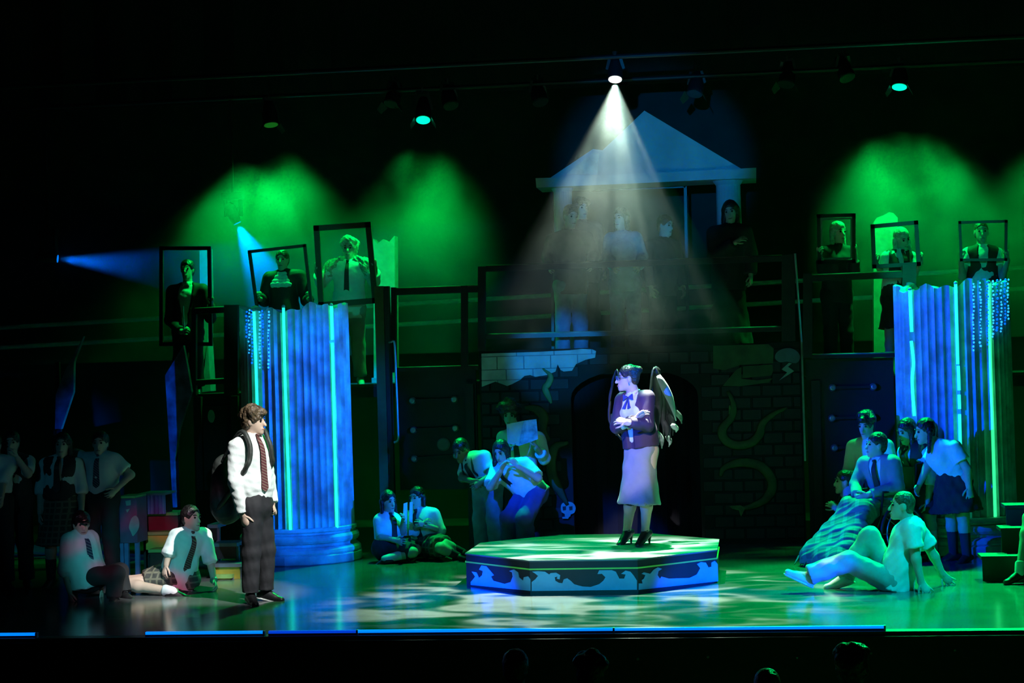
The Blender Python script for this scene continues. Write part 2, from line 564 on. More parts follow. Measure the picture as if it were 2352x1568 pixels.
# ------------------------------------------------------------------ octagonal platform
OC, OR, PZ = V(.655, 3.41, 0), 1.265, .30
M_PTOP = mat('platform_top', (.13, .14, .15), .38, var=.2, nscale=3)
M_PSIDE = mat('platform_side_black', (.012, .014, .02), .5, spec=.3)
M_WAVE = mat('blue_wave_paint', (.09, .36, .6), .6, var=.06)
M_LINE = mat('green_edge_line', (.10, .42, .06), .5, emit=(.1, 1.0, .1), estr=.10)
oc = [OC + OR * V(math.cos(math.radians(22.5 + 45 * k)), math.sin(math.radians(22.5 + 45 * k)), 0) for k in range(8)]
pt = thing('octagonal_platform', 'low octagonal platform with painted waves that the winged woman stands on', 'platform', OC)
MB().plate([c + V(0, 0, PZ) for c in oc], V(0, 0, -.012)).make('top', M_PTOP, pt)
oc2 = [OC + (c - OC) * .992 for c in oc]
WAVES = {
    4: [(258, 490), (275, 470), (290, 450), (265, 415), (300, 420), (318, 460), (340, 440), (345, 410), (318, 400), (335, 370), (370, 375), (400, 410), (425, 440), (405, 450), (420, 480), (500, 503), (545, 490), (560, 450), (555, 420), (535, 410), (570, 397), (598, 420), (605, 455), (635, 480), (640, 455), (670, 448), (686, 470), (686, 553), (258, 512)],
    5: [(694, 490), (720, 470), (740, 445), (715, 425), (697, 415), (740, 407), (790, 415), (820, 435), (830, 425), (870, 422), (900, 440), (895, 470), (875, 465), (880, 450), (860, 455), (865, 480), (890, 495), (915, 498), (925, 470), (950, 462), (975, 480), (1000, 505), (1060, 522), (1120, 525), (1180, 505), (1210, 480), (1225, 455), (1200, 430), (1168, 432), (1180, 395), (1220, 378), (1270, 385), (1300, 415), (1325, 465), (1360, 465), (1370, 435), (1338, 430), (1370, 407), (1405, 415), (1430, 445), (1452, 480), (1452, 545), (694, 554)],
    6: [(1464, 500), (1490, 500), (1485, 475), (1500, 465), (1510, 440), (1482, 430), (1500, 420), (1545, 430), (1570, 400), (1600, 380), (1630, 395), (1605, 410), (1598, 440), (1615, 465), (1625, 450), (1680, 465), (1830, 460), (1880, 435), (1905, 390), (1882, 360), (1910, 337), (1945, 350), (1965, 385), (1985, 380), (1985, 350), (2010, 337), (2030, 360), (2034, 492), (1464, 546)],
}
for k in range(8):
    a, b = oc2[k], oc2[(k + 1) % 8]
    nrm = np.cross(b - a, V(0, 0, 1))
    nrm /= np.linalg.norm(nrm)
    MB().plate([a, b, b + V(0, 0, PZ - .0125), a + V(0, 0, PZ - .0125)], -nrm * .02).make('side_panel', M_PSIDE, pt)
    a2, b2 = oc[k], oc[(k + 1) % 8]
    MB().plate([a2 + V(0, 0, .215), b2 + V(0, 0, .215), b2 + V(0, 0, .228), a2 + V(0, 0, .228)], -nrm * .01).make('green_edging', M_LINE, pt)
    if k in WAVES:
        out = []
        for x, y in WAVES[k]:
            d = ray(1000 + x / 3.136, 1180 + y / 3.136)
            tt = np.dot(a - CAM, nrm) / np.dot(d, nrm)
            p = CAM + d * tt
            p[2] = max(.012, min(p[2], .205))
            out.append(p + nrm * .006)
        MB().plate(out[::-1] if False else out, -nrm * .006).make('painted_wave', M_WAVE, pt)

# ------------------------------------------------------------------ blue LED strips along the stage edge
M_LED = mat('blue_led_face', (.1, .3, .9), .3, emit=(.0, .17, 1.0), estr=1.5)
M_LEDD = mat('dim_blue_led_face', (.05, .1, .7), .3, emit=(.0, .05, .7), estr=.9)
for x0, y0, x1, y1, m, lab in ((-60, 1467, 64, 1465, M_LED, 'short blue LED strip on the stage edge by the seated schoolboy'),
                               (318, 1463, 590, 1462, M_LED, 'blue LED strip on the stage edge in front of the seated girl'),
                               (594, 1466, 800, 1465, M_LEDD, 'dimmer blue LED strip on the stage edge before the backpack wearer'),
                               (803, 1464, 1402, 1459, M_LED, 'long blue LED strip on the stage edge left of the platform centre'),
                               (1405, 1459, 2034, 1448, M_LED, 'longest blue LED strip, ending below the reclining youth')):
    a, b = G(x0, y0, .02), G(x1, y1, .02)
    a[1] = b[1] = -.06
    t = thing('led_strip', lab, 'light strip', V((a[0] + b[0]) / 2, -.06, 0), 'blue LED strips on the stage edge')
    MB().box(a[0], b[0], -.075, -.045, .0, .016).make('housing', M_BLACKM, t)
    MB().box(a[0] + .004, b[0] - .004, -.084, -.05, .0165, .036).make('diffuser', m, t)
    MB().box(b[0] - .003, b[0] + .012, -.085, -.045, .0, .038).make('end_cap', M_CLIP, t)

# ------------------------------------------------------------------ castle wall with an arch under the high deck
WY = 6.3
wx0, wx1 = P(1105, 1000, WY)[0], P(1845, 1000, WY)[0]
ax0, ax1 = P(1313, 1000, WY)[0], P(1606, 1000, WY)[0]
asp, atop = P(1313, 915, WY)[2], P(1455, 848, WY)[2]
WZ = P(1105, 806, WY)[2]
cw = thing('castle_wall', 'painted castle wall flat with a dark archway under the high deck', 'set wall', ((wx0 + wx1) / 2, WY, 0))
arch = [(ax0 + (ax1 - ax0) * (1 - math.cos(math.pi * i / 16)) / 2, asp + (atop - asp) * math.sin(math.pi * i / 16)) for i in range(17)]
out = [(wx0, 0), (ax0, 0)] + arch + [(ax1, 0), (wx1, 0), (wx1, WZ), (wx0, WZ)]
MB().plate([(x, WY, z) for x, z in out], (0, .08, 0)).make('flat', M_MORTAR, cw)
mb = MB()  # black backing put in for the dark depth of the archway
for i in range(30):
    x0, x1 = ax0 - .15 + (ax1 - ax0 + .3) * i / 30, ax0 - .15 + (ax1 - ax0 + .3) * (i + 1) / 30
    y0, y1 = WY + .9 + .02 * math.sin(i * 1.8), WY + .9 + .02 * math.sin((i + 1) * 1.8)
    mb.put([(x0, y0, 0), (x1, y1, 0), (x1, y1, 2.0), (x0, y0, 2.0), (x0, y0 + .02, 0), (x1, y1 + .02, 0), (x1, y1 + .02, 2.0), (x0, y0 + .02, 2.0)], [(0, 1, 2, 3), (7, 6, 5, 4), (0, 4, 5, 1), (3, 2, 6, 7)])
solo(mb, 'black_cloth', M_CLOTHB, ((ax0 + ax1) / 2, WY + .9, 0), 'black sheet put in for the dark inside the archway behind the winged woman', 'curtain')
edge = MB()
edge.beam((wx1 + .012, WY - .01, .9), (wx1 + .012, WY - .01, WZ), .02, .03)
edge.make('edge_trim', M_STEEL, cw)
# bricks: raised blocks in running bond
BH, BL, GAP = .130, .222, .014
brick_mesh = None


def inside_arch(x, z):
    if x < ax0 - .02 or x > ax1 + .02:
        return False
    u = (x - (ax0 + ax1) / 2) / ((ax1 - ax0) / 2 + .02)
    return z < asp + (atop - asp + .03) * math.sqrt(max(0, 1 - u * u))


brick_cache = {}
row = 0
z = .06
while z + BH < WZ:
    x = wx0 + .015 - (BL / 2 if row % 2 else 0)
    while x < wx1 - .02:
        xa, xb = max(x, wx0 + .015), min(x + BL - GAP, wx1 - .015)
        if xb - xa > .05:
            zb_ = z + BH - GAP
            corners = [inside_arch(q, r) for q in (xa, xb, (xa + xb) / 2) for r in (z, zb_)]
            if not any(corners):
                key = round(xb - xa, 3)
                if key not in brick_cache:
                    h_, l_ = (BH - GAP), (xb - xa)
                    m_ = MB()
                    e = .006
                    m_.put([(0, 0, 0), (l_, 0, 0), (l_, 0, h_), (0, 0, h_), (e, -.012, e), (l_ - e, -.012, e), (l_ - e, -.012, h_ - e), (e, -.012, h_ - e)],
                           [(4, 5, 6, 7), (0, 1, 5, 4), (1, 2, 6, 5), (2, 3, 7, 6), (3, 0, 4, 7)])
                    me = bpy.data.meshes.new('brick')
                    me.from_pydata(m_.v, [], m_.f)
                    me.materials.append(M_BRICKD)
                    brick_cache[key] = me
                o = bpy.data.objects.new('brick', brick_cache[key])
                COL.objects.link(o)
                o.parent = cw
                o.location = Vector((xa, WY + random.uniform(-.003, .003), z)) - cw.location
        x += BL
    z += BH
    row += 1


def clip_rect(poly, x0, x1, z0, z1):
    def cut(ps, ins, inter):
        o = []
        for i, p in enumerate(ps):
            q = ps[i - 1]
            if ins(p):
                if not ins(q): o.append(inter(q, p))
                o.append(p)
            elif ins(q):
                o.append(inter(q, p))
        return o
    lx = lambda c: (lambda q, p: (c, q[1] + (p[1] - q[1]) * (c - q[0]) / (p[0] - q[0])))
    lz = lambda c: (lambda q, p: (q[0] + (p[0] - q[0]) * (c - q[1]) / (p[1] - q[1]), c))
    for ins, inter in ((lambda p: p[0] >= x0, lx(x0)), (lambda p: p[0] <= x1, lx(x1)), (lambda p: p[1] >= z0, lz(z0)), (lambda p: p[1] <= z1, lz(z1))):
        if len(poly) < 3: return []
        poly = cut(poly, ins, inter)
    return poly


def wpts(pts, y):
    return [P(x, yy, y) for x, yy in pts]


patch = [(1106, 812), (1230, 808), (1310, 804), (1336, 801), (1360, 802), (1369, 806), (1367, 821), (1345, 826), (1323, 836), (1314, 851), (1295, 853), (1287, 849), (1281, 836), (1276, 853), (1257, 861), (1230, 865), (1218, 861), (1205, 863), (1195, 872), (1176, 882), (1165, 886), (1138, 876), (1107, 888)]
MB().plate([p + V(0, 0, 0) for p in wpts(patch, WY - .02)], (0, .015, 0)).make('plaster_patch', mat('stone_joint_paint', (.2, .23, .26), .8), cw)
pw = [(p[0], p[2]) for p in wpts(patch, WY - .022)]
rz = [P(1200, q, WY)[2] for q in (806, 818, 848, 872, 892)]
for i in range(4):
    z1, z0 = rz[i] + (.05 if i == 0 else 0), rz[i + 1] + .008
    step = .30 if i else .42
    x = pw[0][0] - (.12 if i % 2 else .02)
    while x < pw[5][0] + .1:
        q = clip_rect(pw, x, x + step - .012, z0, z1)
        if len(q) >= 3:
            MB().plate([(a, WY - .034, b) for a, b in q], (0, .013, 0)).make('stone', M_BRICKL, cw)
        x += step
for pl in ([(1638, 794), (1765, 790), (1777, 800), (1776, 834), (1700, 838), (1665, 850), (1638, 846)], [(1707, 841), (1774, 837), (1776, 850), (1772, 862), (1705, 868)], [(1660, 886), (1690, 850), (1703, 842), (1703, 870), (1740, 873), (1775, 868), (1765, 878), (1700, 887)]):
    MB().plate(wpts(pl, WY - .03), (0, .02, 0)).make('stone', M_BRICKG, cw)
M_CLOUD = mat('grey_cloud_paint', (.10, .13, .18), .7)
MB().plate(smooth_closed(wpts([(1782, 812), (1795, 802), (1815, 799), (1832, 808), (1838, 822), (1828, 834), (1808, 830), (1792, 832), (1781, 824)], WY - .03), 3), (0, .02, 0)).make('painted_cloud', M_CLOUD, cw)
MB().plate(wpts([(1812, 833), (1795, 848), (1808, 855), (1789, 874), (1824, 852), (1810, 842), (1819, 834)], WY - .033), (0, .02, 0)).make('painted_lightning', mat('lightning_paint', (.3, .36, .36), .7), cw)


def serpent(pts, wpx, name, m, taper=True):
    y = WY - .03
    q = smooth_open(wpts(pts, y), 5)
    n = len(q)
    w_ = wpx / 2 / 207
    rads = [w_ * (min(1, .35 + 2.2 * i / n, .3 + 2.4 * (n - 1 - i) / n) if taper else 1) for i in range(n)]
    mb = MB().tube(q, rads, 8)
    mb.v = [(a, y + (b - y) * .35, c) for a, b, c in mb.v]
    return mb.make(name, m, cw, smooth=True)


serpent([(1672, 898), (1684, 925), (1682, 955), (1660, 984), (1664, 1008), (1690, 1022), (1722, 1018), (1744, 998), (1752, 972), (1778, 950), (1808, 936)], 22, 'painted_serpent', M_SERP)
serpent([(1676, 930), (1677, 945), (1676, 960)], 7, 'serpent_belly', M_SERPL)
serpent([(1664, 1012), (1690, 1027), (1720, 1023)], 6, 'serpent_belly', M_SERPL)
serpent([(1654, 1094), (1664, 1074), (1700, 1062), (1742, 1068), (1768, 1092), (1774, 1118), (1758, 1146), (1722, 1164), (1686, 1168)], 24, 'painted_serpent', M_SERP)
MB().plate(wpts([(1675, 1162), (1700, 1160), (1712, 1166), (1702, 1187), (1697, 1172), (1682, 1168)], WY - .045), (0, .02, 0)).make('serpent_jaw', M_SERPL, cw)
serpent([(1246, 846), (1264, 862), (1260, 880), (1252, 892), (1262, 915), (1266, 926)], 16, 'painted_serpent', M_SERPL)
serpent([(1205, 935), (1232, 940), (1248, 958), (1246, 985), (1262, 1012)], 24, 'painted_serpent', M_SERP)
serpent([(1306, 1016), (1276, 1026), (1266, 1056), (1270, 1098), (1286, 1128), (1304, 1160)], 26, 'painted_serpent', M_SERP)
MB().plate(smooth_closed(wpts([(1288, 1166), (1291, 1156), (1303, 1152), (1316, 1155), (1322, 1166), (1319, 1177), (1311, 1181), (1309, 1186), (1298, 1186), (1297, 1180), (1290, 1176)], WY - .03), 3), (0, .02, 0)).make('painted_skull', M_BONE, cw)
for ex in (1296, 1311):
    MB().plate(wpts([(ex - 4, 1163), (ex + 4, 1162), (ex + 4, 1171), (ex - 3, 1172)], WY - .034), (0, .01, 0)).make('eye_socket', M_BLACK, cw)
MB().plate(wpts([(1291, 1187), (1307, 1186), (1305, 1191), (1292, 1191)], WY - .03), (0, .02, 0)).make('painted_jawbone', M_BONE, cw)

# ------------------------------------------------------------------ decks
DZ = 2.05
def deck(name, x0, x1, y0, y1, zt, label, legs):
    t = thing(name, label, 'platform', ((x0 + x1) / 2, (y0 + y1) / 2, 0))
    MB().box(x0, x1, y0, y1, zt - .03, zt).make('deck_board', M_DARKWOOD, t)
    MB().box(x0, x1, y0, y0 + .04, zt - .15, zt - .031).make('fascia_board', M_BLACK, t)
    for lx, ly in legs:
        MB().box(lx - .045, lx + .045, ly - .045, ly + .045, 0, zt - .031).make('leg', M_BLACK, t)
    return t


lx0, lx1 = P(440, 905, 6.25)[0], P(556, 905, 6.25)[0]
mx1 = P(1098, 850, 6.3)[0]
rx0, rx1 = P(1850, 820, 6.3)[0], 6.2
deck('raised_deck', wx0, wx1, 6.40, 8.6, DZ, 'high black deck over the archway holding the five onlookers', [(wx0 + .1, 8.5), (wx1 - .1, 8.5), (ax0 - .1, 7.4), (ax1 + .1, 7.4)])
deck('raised_deck', lx0, lx1, 6.345, 8.4, 1.80, 'low black deck under the dark-suited wand holder', [(lx0 + .06, 6.3), (lx1 - .06, 8.3), (lx0 + .06, 8.3), (lx1 - .1, 6.3)])
deck('raised_deck', lx1 + .01, mx1 - .02, 6.46, 8.4, 1.86, 'black deck behind the strip-lit column under two frame holders', [(lx1 + .1, 6.3), (mx1 - .1, 6.3), (lx1 + .1, 8.3), (mx1 - .1, 8.3)])
deck('raised_deck', rx0 + .03, rx1, 6.46, 8.4, 1.80, 'black deck under the three frame holders beside the edge column', [(rx0 + .1, 6.4), (rx1 - .1, 6.3), (rx0 + .1, 8.3), (rx1 - .1, 8.3)])


M_RAILLIT = mat('lit_rail_edge', (.42, .42, .36), .45, var=.3, nscale=6)  # pale strip added for the light along the rails' upper edges


def railing(label, posts, rails, y, extra=()):
    """posts (x, ytop, ybottom, wpx); rails ((x0,y0),(x1,y1), hpx)"""
    x, yt, yb, w_ = posts[0]
    t = thing('railing', label, 'railing', P(x, yb, y), 'black railings along the decks')
    for x, yt, yb, w_ in posts:
        MB().beam(P(x, yb, y), P(x, yt, y), w_ / 207, .07).make('post', M_RAIL, t)
    for a, b, h in rails:
        r_ = MB().beam(P(*a, y), P(*b, y), h / 207, .06).make('rail', M_RAIL, t)
        e_ = V(0, .01, h / 414 + .004)
        MB().tube([P(*a, y) + e_, P(*b, y) + e_], .0125, 8).make('rail_edge_highlight', M_RAILLIT, r_, smooth=True)
    return t


railing('wide black railing in front of the five onlookers on the high deck', [(1107, 612, 806, 17), (1811, 585, 784, 30)],
        [((1116, 618), (1800, 594), 12), ((1116, 774), (1800, 756), 9)], 6.26)
railing('short black railing between the green-lit post and the high deck', [(1067, 656, 850, 15), (905, 660, 855, 12)], [((905, 671), (1098, 664), 14), ((910, 850), (1098, 845), 8)], 6.28)
railing('black railing below the frame holders next to the edge column', [(1855, 628, 822, 20), (2088, 608, 814, 30)], [((1864, 640), (2072, 631), 13), ((1866, 820), (2074, 815), 8)], 6.26)
railing('black railing in front of the dark-suited wand holder', [(532, 700, 905, 33), (447, 712, 908, 10)], [((447, 716), (516, 712), 12), ((447, 880), (516, 876), 10)], 6.24)
# thin lit pole beside the high deck, tall black post with green light in its colour, hooked pipe
solo(MB().tube([P(1841, 785, 6.2), P(1826, 582, 6.2)], .012, 8), 'pole', M_STEEL, P(1841, 785, 6.2), 'thin upright steel pole at the corner of the high deck', 'pole')
solo(MB().tube([P(2076, 1000, 5.7), P(2058, 655, 5.7)], .014, 8), 'pole', M_RAIL, P(2076, 1000, 5.7), 'thin dark pole hugging the edge column', 'pole')
t = thing('square_post', 'tall square post left of the bolted panel, catching green light', 'post', P(884, 1250, 6.15) * V(1, 1, 0))
gp = P(881, 1000, 6.15)
MB().box(gp[0] - .05, gp[0] + .05, 6.1, 6.2, 0, P(880, 657, 6.15)[2]).make('post_body', mat('green_lit_post', (.07, .085, .03), .55), t)  # green light put into the black post's colour
MB().box(gp[0] + .055, gp[0] + .11, 6.11, 6.2, 0, P(895, 657, 6.15)[2]).make('post_side', M_BLACK, t)
solo(MB().tube(smooth_open([P(894, 786, 6.1), P(899, 785, 6.05), P(906, 788, 6.05), P(909, 850, 6.05), P(914, 980, 6.05), P(914, 1010, 6.05), P(905, 1016, 6.05)], 4), .013, 8), 'handrail_pipe', M_STEEL, P(909, 900, 6.05), 'hooked steel handrail pipe beside the square post', 'pipe')

# bolted panels
for x0, y0, x1, y1, bolts, lab, disc in ((912, 852, 1100, 1122, [((948, 920), (1044, 917)), ((950, 987), (1046, 983)), ((952, 1053), (1048, 1046))], 'charcoal panel with bolted bars behind the huddled students', (1019, 1020)),
                                        (1850, 826, 2064, 1252, [((1912, 890), (2006, 888)), ((1911, 960), (2005, 958)), ((1917, 1028), (2010, 1025))], 'charcoal panel with bolted bars behind the wheelchair group', None)):
    y = 6.4
    a, b = P(x0, y0, y), P(x1, y1, y)
    t = thing('bolted_panel', lab, 'set panel', V((a[0] + b[0]) / 2, y, max(0, b[2])), 'bolted panels')
    MB().box(a[0], b[0], y, y + .05, max(0.0, b[2]), a[2]).make('panel_board', M_PANEL, t)
    for p, q in bolts:
        MB().beam(P(*p, y - .03), P(*q, y - .03), .03, .03).make('bar', M_BLACK, t)
        for c in (p, q):
            MB().lathe(P(*c, y), (0, -1, 0), [(.042, 0), (.042, .03), (.03, .05), (.03, .045), (.016, .05)], 14).make('bolt', M_STEEL, t)
    if disc:
        MB().lathe(P(*disc, y), (0, -1, 0), [(.075, 0), (.075, .02), (.06, .03)], 20).make('round_plate', mat('pale_plate', (.12, .15, .14), .6), t)
# black drape below the left decks with a blue painted oval
t = thing('black_flat', 'black flat with a pale painted oval below the wand holder', 'set panel', (lx0 + .3, 6.3, 0))
MB().box(lx0, P(556, 1000, 6.3)[0], 6.3, 6.33, 0, 1.66).make('flat_board', M_BLACK, t)
MB().plate(smooth_closed(wpts([(477, 955), (481, 942), (489, 943), (493, 957), (488, 970), (480, 967)], 6.29), 3), (0, .01, 0)).make('painted_oval', M_BRICKL, t)
# slanted painted flats at the left
for pts, y, lab in (([(421, 793), (432, 850), (440, 900), (412, 985), (400, 1060), (404, 1165), (397, 1165), (388, 1010), (379, 862)], 5.7, 'narrow slanted painted flat rising beside the low deck'),
                    ([(192, 772), (170, 830), (168, 900), (140, 985), (126, 985), (128, 905), (150, 850)], 5.9, 'narrow slanted painted flat in the dark at the far side')):
    w_ = wpts(pts, y)
    t = thing('stair_flat', lab, 'set flat', V(w_[5][0], y, 0))
    MB().plate(w_, (.0, .06, 0)).make('flat_face', mat('blue_grey_scenic_paint', (.10, .12, .2), .7, var=.6, nscale=6), t)
    MB().beam((w_[5][0], y + .08, 0), (w_[5][0], y + .08, w_[1][2]), .05, .04).make('brace', M_BLACK, t)

# pale broken columns standing on the decks
for pts, y, zb_, lab in (([(857, 548), (866, 560), (880, 549), (893, 556), (906, 541), (907, 660), (908, 858), (858, 858)], 7.9, 1.86, 'pale broken pillar beside the curly-wigged frame holder'),
                       ([(458, 574), (476, 570), (478, 660), (477, 780), (484, 898), (456, 898), (456, 660)], 7.7, 1.8, 'slim pale pillar seen through the wand holder\'s frame'),
                       ([(2006, 512), (2014, 500), (2030, 494), (2042, 487), (2052, 489), (2062, 500), (2062, 516), (2066, 808), (2006, 812)], 7.9, 1.80, 'pale broken pillar behind the girl with the tilted frame')):
    w_ = wpts(pts, y)
    for p in w_[-2:]: p[2] = zb_
    t = thing('pale_pillar', lab, 'pillar', (w_[-1] + w_[-2]) / 2, 'pale broken pillars on the decks')
    MB().plate(w_, (0, .22, 0)).make('pillar_shaft', M_PALE, t)
    MB().box(w_[-1][0] - .02, w_[-2][0] + .02, y - .03, y + .25, zb_, zb_ + .06).make('pillar_foot', M_PALE, t)

# temple front on the high deck
TY = 7.5
tp = thing('temple_front', 'blue-lit temple front with a triangular roof above the high deck', 'set piece', P(1480, 772, TY))
MB().plate(wpts([(1264, 408), (1362, 342), (1384, 345), (1480, 254), (1702, 387), (1702, 394), (1262, 411)], TY), (0, .5, 0)).make('pediment', M_TEMPLE, tp)
MB().plate(wpts([(1300, 400), (1362, 350), (1376, 352), (1372, 402)], TY - .02), (0, .02, 0)).make('pediment_relief', M_PALE, tp)
MB().plate(wpts([(1560, 398), (1590, 360), (1670, 392)], TY - .02), (0, .02, 0)).make('pediment_relief', M_TEMPLE, tp)
MB().plate(wpts([(1230, 409), (1264, 408), (1702, 387), (1737, 385), (1737, 409), (1640, 412), (1478, 420), (1232, 431)], TY - .06), (0, .62, 0)).make('cornice', M_TEMPLE, tp)
for x, yt, r in ((1292, 428, .115), (1672, 412, .15)):
    c = P(x, yt, TY + .2)
    MB().lathe((c[0], TY + .2, DZ), (0, 0, 1), [(r * 1.25, 0), (r * 1.25, .06), (r * 1.02, .09), (r, .6), (r * .95, c[2] - DZ - .07), (r * 1.2, c[2] - DZ - .02), (r * 1.2, c[2] - DZ + .02)], 24).make('temple_column', M_TEMPLE, tp, smooth=False)
df = thing('door_frame', 'thin dark doorway frame behind the onlookers under the temple roof', 'frame', P(1420, 772, 8.2))
for a, b in (((1266, 438), (1574, 428)), ((1266, 438), (1271, 832)), ((1574, 428), (1581, 822))):
    MB().beam(P(*a, 8.2), P(*b, 8.2), .035, .04).make('frame_bar', M_RAIL, df)

# ------------------------------------------------------------------ steps and painted crate at the left
M_TREAD = mat('blue_tread', (.2, .22, .32), .5)
M_TREADG = mat('green_yellow_tread', (.22, .4, .12), .5)
M_YEL = mat('yellow_riser', (.55, .42, .06), .6)
M_MAR = mat('maroon_riser', (.12, .03, .04), .6)
st = thing('step_unit', 'small set of painted steps with yellow risers beside the seated girl', 'steps', G(520, 1340))
for x0, y0, x1, y1, dep, m, rm in ((476, 1206, 500, 1203, .30, M_TREAD, M_BLACK), (486, 1252, 544, 1242, .30, M_TREAD, M_MAR), (488, 1298, 553, 1290, .30, M_TREAD, M_YEL), (490, 1318, 532, 1322, .12, M_TREADG, M_YEL)):
    yb = 4.0 - .14 * ((1206 - y0) / -40)
    a, b = P(x0, y0, yb), P(x1, y1, yb)
    zt = (a[2] + b[2]) / 2
    MB().box(a[0], b[0], yb, yb + dep, zt - .035, zt).make('tread', m, st)
    MB().box(a[0] + .01, b[0] - .02, yb + .02, yb + .04, max(0, zt - .16), zt - .036).make('riser', rm, st)
    for xx in (a[0] + .02, b[0] - .02):
        MB().box(xx - .018, xx + .018, yb + .06, yb + .1, 0, zt - .036).make('leg', M_TREAD, st)
s2 = thing('step_unit', 'dark steps with green-edged treads behind the painted crate', 'steps', G(360, 1330) + V(0, .6, 0))
for k, (x0, x1, y0) in enumerate(((318, 408, 1178), (330, 402, 1222), (340, 398, 1262))):
    yb = 4.1 - .2 * k
    a, b = P(x0, y0, yb), P(x1, y0 - 4, yb)
    MB().box(a[0], b[0], yb, yb + .32, a[2] - .03, a[2]).make('tread', M_TREADG, s2)
    MB().box(a[0] + .01, b[0] - .01, yb + .03, yb + .05, a[2] - .18, a[2] - .031).make('riser', (M_MAR, M_YEL, M_DARKWOOD)[k], s2)
    for xx in (a[0] + .03, b[0] - .03):
        MB().box(xx - .02, xx + .02, yb + .1, yb + .14, 0, a[2] - .031).make('leg', M_BLACK, s2)
cr = thing('painted_crate', 'tall painted crate with a pale heart shape and blue legs, beside the standing students', 'crate', P(300, 1335, 3.5) * V(1, 1, 0))
cy = 3.5
ca, cb = P(274, 1144, cy), P(316, 1246, cy)
MB().box(ca[0], cb[0], cy, cy + .3, cb[2], ca[2]).make('crate_body', mat('violet_paint', (.10, .07, .16), .6), cr)
MB().box(ca[0] - .02, cb[0] - .01, cy - .02, cy + .32, ca[2], ca[2] + .02).make('lid', M_TREADG, cr)
MB().plate(smooth_closed(wpts([(296, 1210), (302, 1190), (312, 1184), (319, 1196), (318, 1214), (306, 1231), (301, 1222)], cy - .012), 3), (0, .01, 0)).make('painted_heart', mat('teal_heart', (.12, .34, .34), .6), cr)
for sp in ([(288, 1150), (300, 1148), (300, 1160), (290, 1161)], [(289, 1170), (299, 1168), (292, 1177)]):
    MB().plate(wpts(sp, cy - .012), (0, .01, 0)).make('painted_spot', mat('teal_heart', (.12, .34, .34), .6), cr)
for x in (277, 288, 312):
    q = P(x, 1240, cy)
    MB().box(q[0] - .02, q[0] + .02, cy + .02, cy + .06, 0, cb[2]).make('leg', mat('blue_leg_paint', (.08, .16, .4), .5), cr)
bx = thing('draped_bench', 'low bench draped in blue cloth behind the painted crate', 'bench', P(345, 1300, 4.0) * V(1, 1, 0))
da, db = P(316, 1138, 4.0), P(378, 1131, 4.0)
mb = MB()
nn = 24
for i in range(nn):
    x0, x1 = da[0] + (db[0] - da[0]) * i / nn, da[0] + (db[0] - da[0]) * (i + 1) / nn
    y0, y1 = 4.0 + .015 * math.sin(i * 1.9), 4.0 + .015 * math.sin((i + 1) * 1.9)
    zt, zb_ = da[2], da[2] - .19
    mb.put([(x0, y0, zb_), (x1, y1, zb_), (x1, y1, zt), (x0, y0, zt), (x0, y0 + .01, zb_), (x1, y1 + .01, zb_), (x1, y1 + .01, zt), (x0, y0 + .01, zt)], [(0, 1, 2, 3), (7, 6, 5, 4), (0, 4, 5, 1), (3, 2, 6, 7)])
mb.make('cloth_skirt', mat('blue_cloth', (.12, .16, .5), .7), bx)
MB().box(da[0], db[0], 4.0, 4.4, da[2], da[2] + .02).make('bench_top', M_TREAD, bx)
for xx in (da[0] + .03, db[0] - .03):
    MB().box(xx - .025, xx + .025, 4.2, 4.25, 0, da[2]).make('leg', M_BLACK, bx)
# dark steps at the picture's edge
rs = thing('step_unit', 'dark plain steps at the foot of the edge column', 'steps', G(2330, 1330) + V(.2, .4, 0))
for k, (xa, zt) in enumerate(((2254, .22), (2300, .44), (2312, .62))):
    q = P(xa, 1280, 2.8 + .3 * k)
    MB().box(q[0], q[0] + 1.5, 2.8 + .3 * k, 3.1 + .3 * k, zt - .03, zt).make('tread', M_BLACK, rs)
    MB().box(q[0] + .01, q[0] + 1.48, 2.82 + .3 * k, 2.84 + .3 * k, 0, zt - .031).make('riser', M_PANEL, rs)

# ------------------------------------------------------------------ stage lamps
M_LENSG = mat('green_lens', (.1, .6, .4), .2, emit=(.0, 1.0, .45), estr=1.6)
M_LENSD = mat('dim_green_lens', (.05, .12, .04), .3, emit=(.02, .3, .02), estr=.25)
M_LENSW = mat('white_lens', (.9, .9, .9), .2, emit=(1, 1, .95), estr=6)
M_LENSB = mat('blue_lens', (.05, .2, .7), .2, emit=(.0, .22, 1.0), estr=1.0)
M_OFF = mat('dark_lens', (.03, .03, .035), .15)
M_BARN = mat('barn_door_metal', (.05, .05, .05), .4, .2)


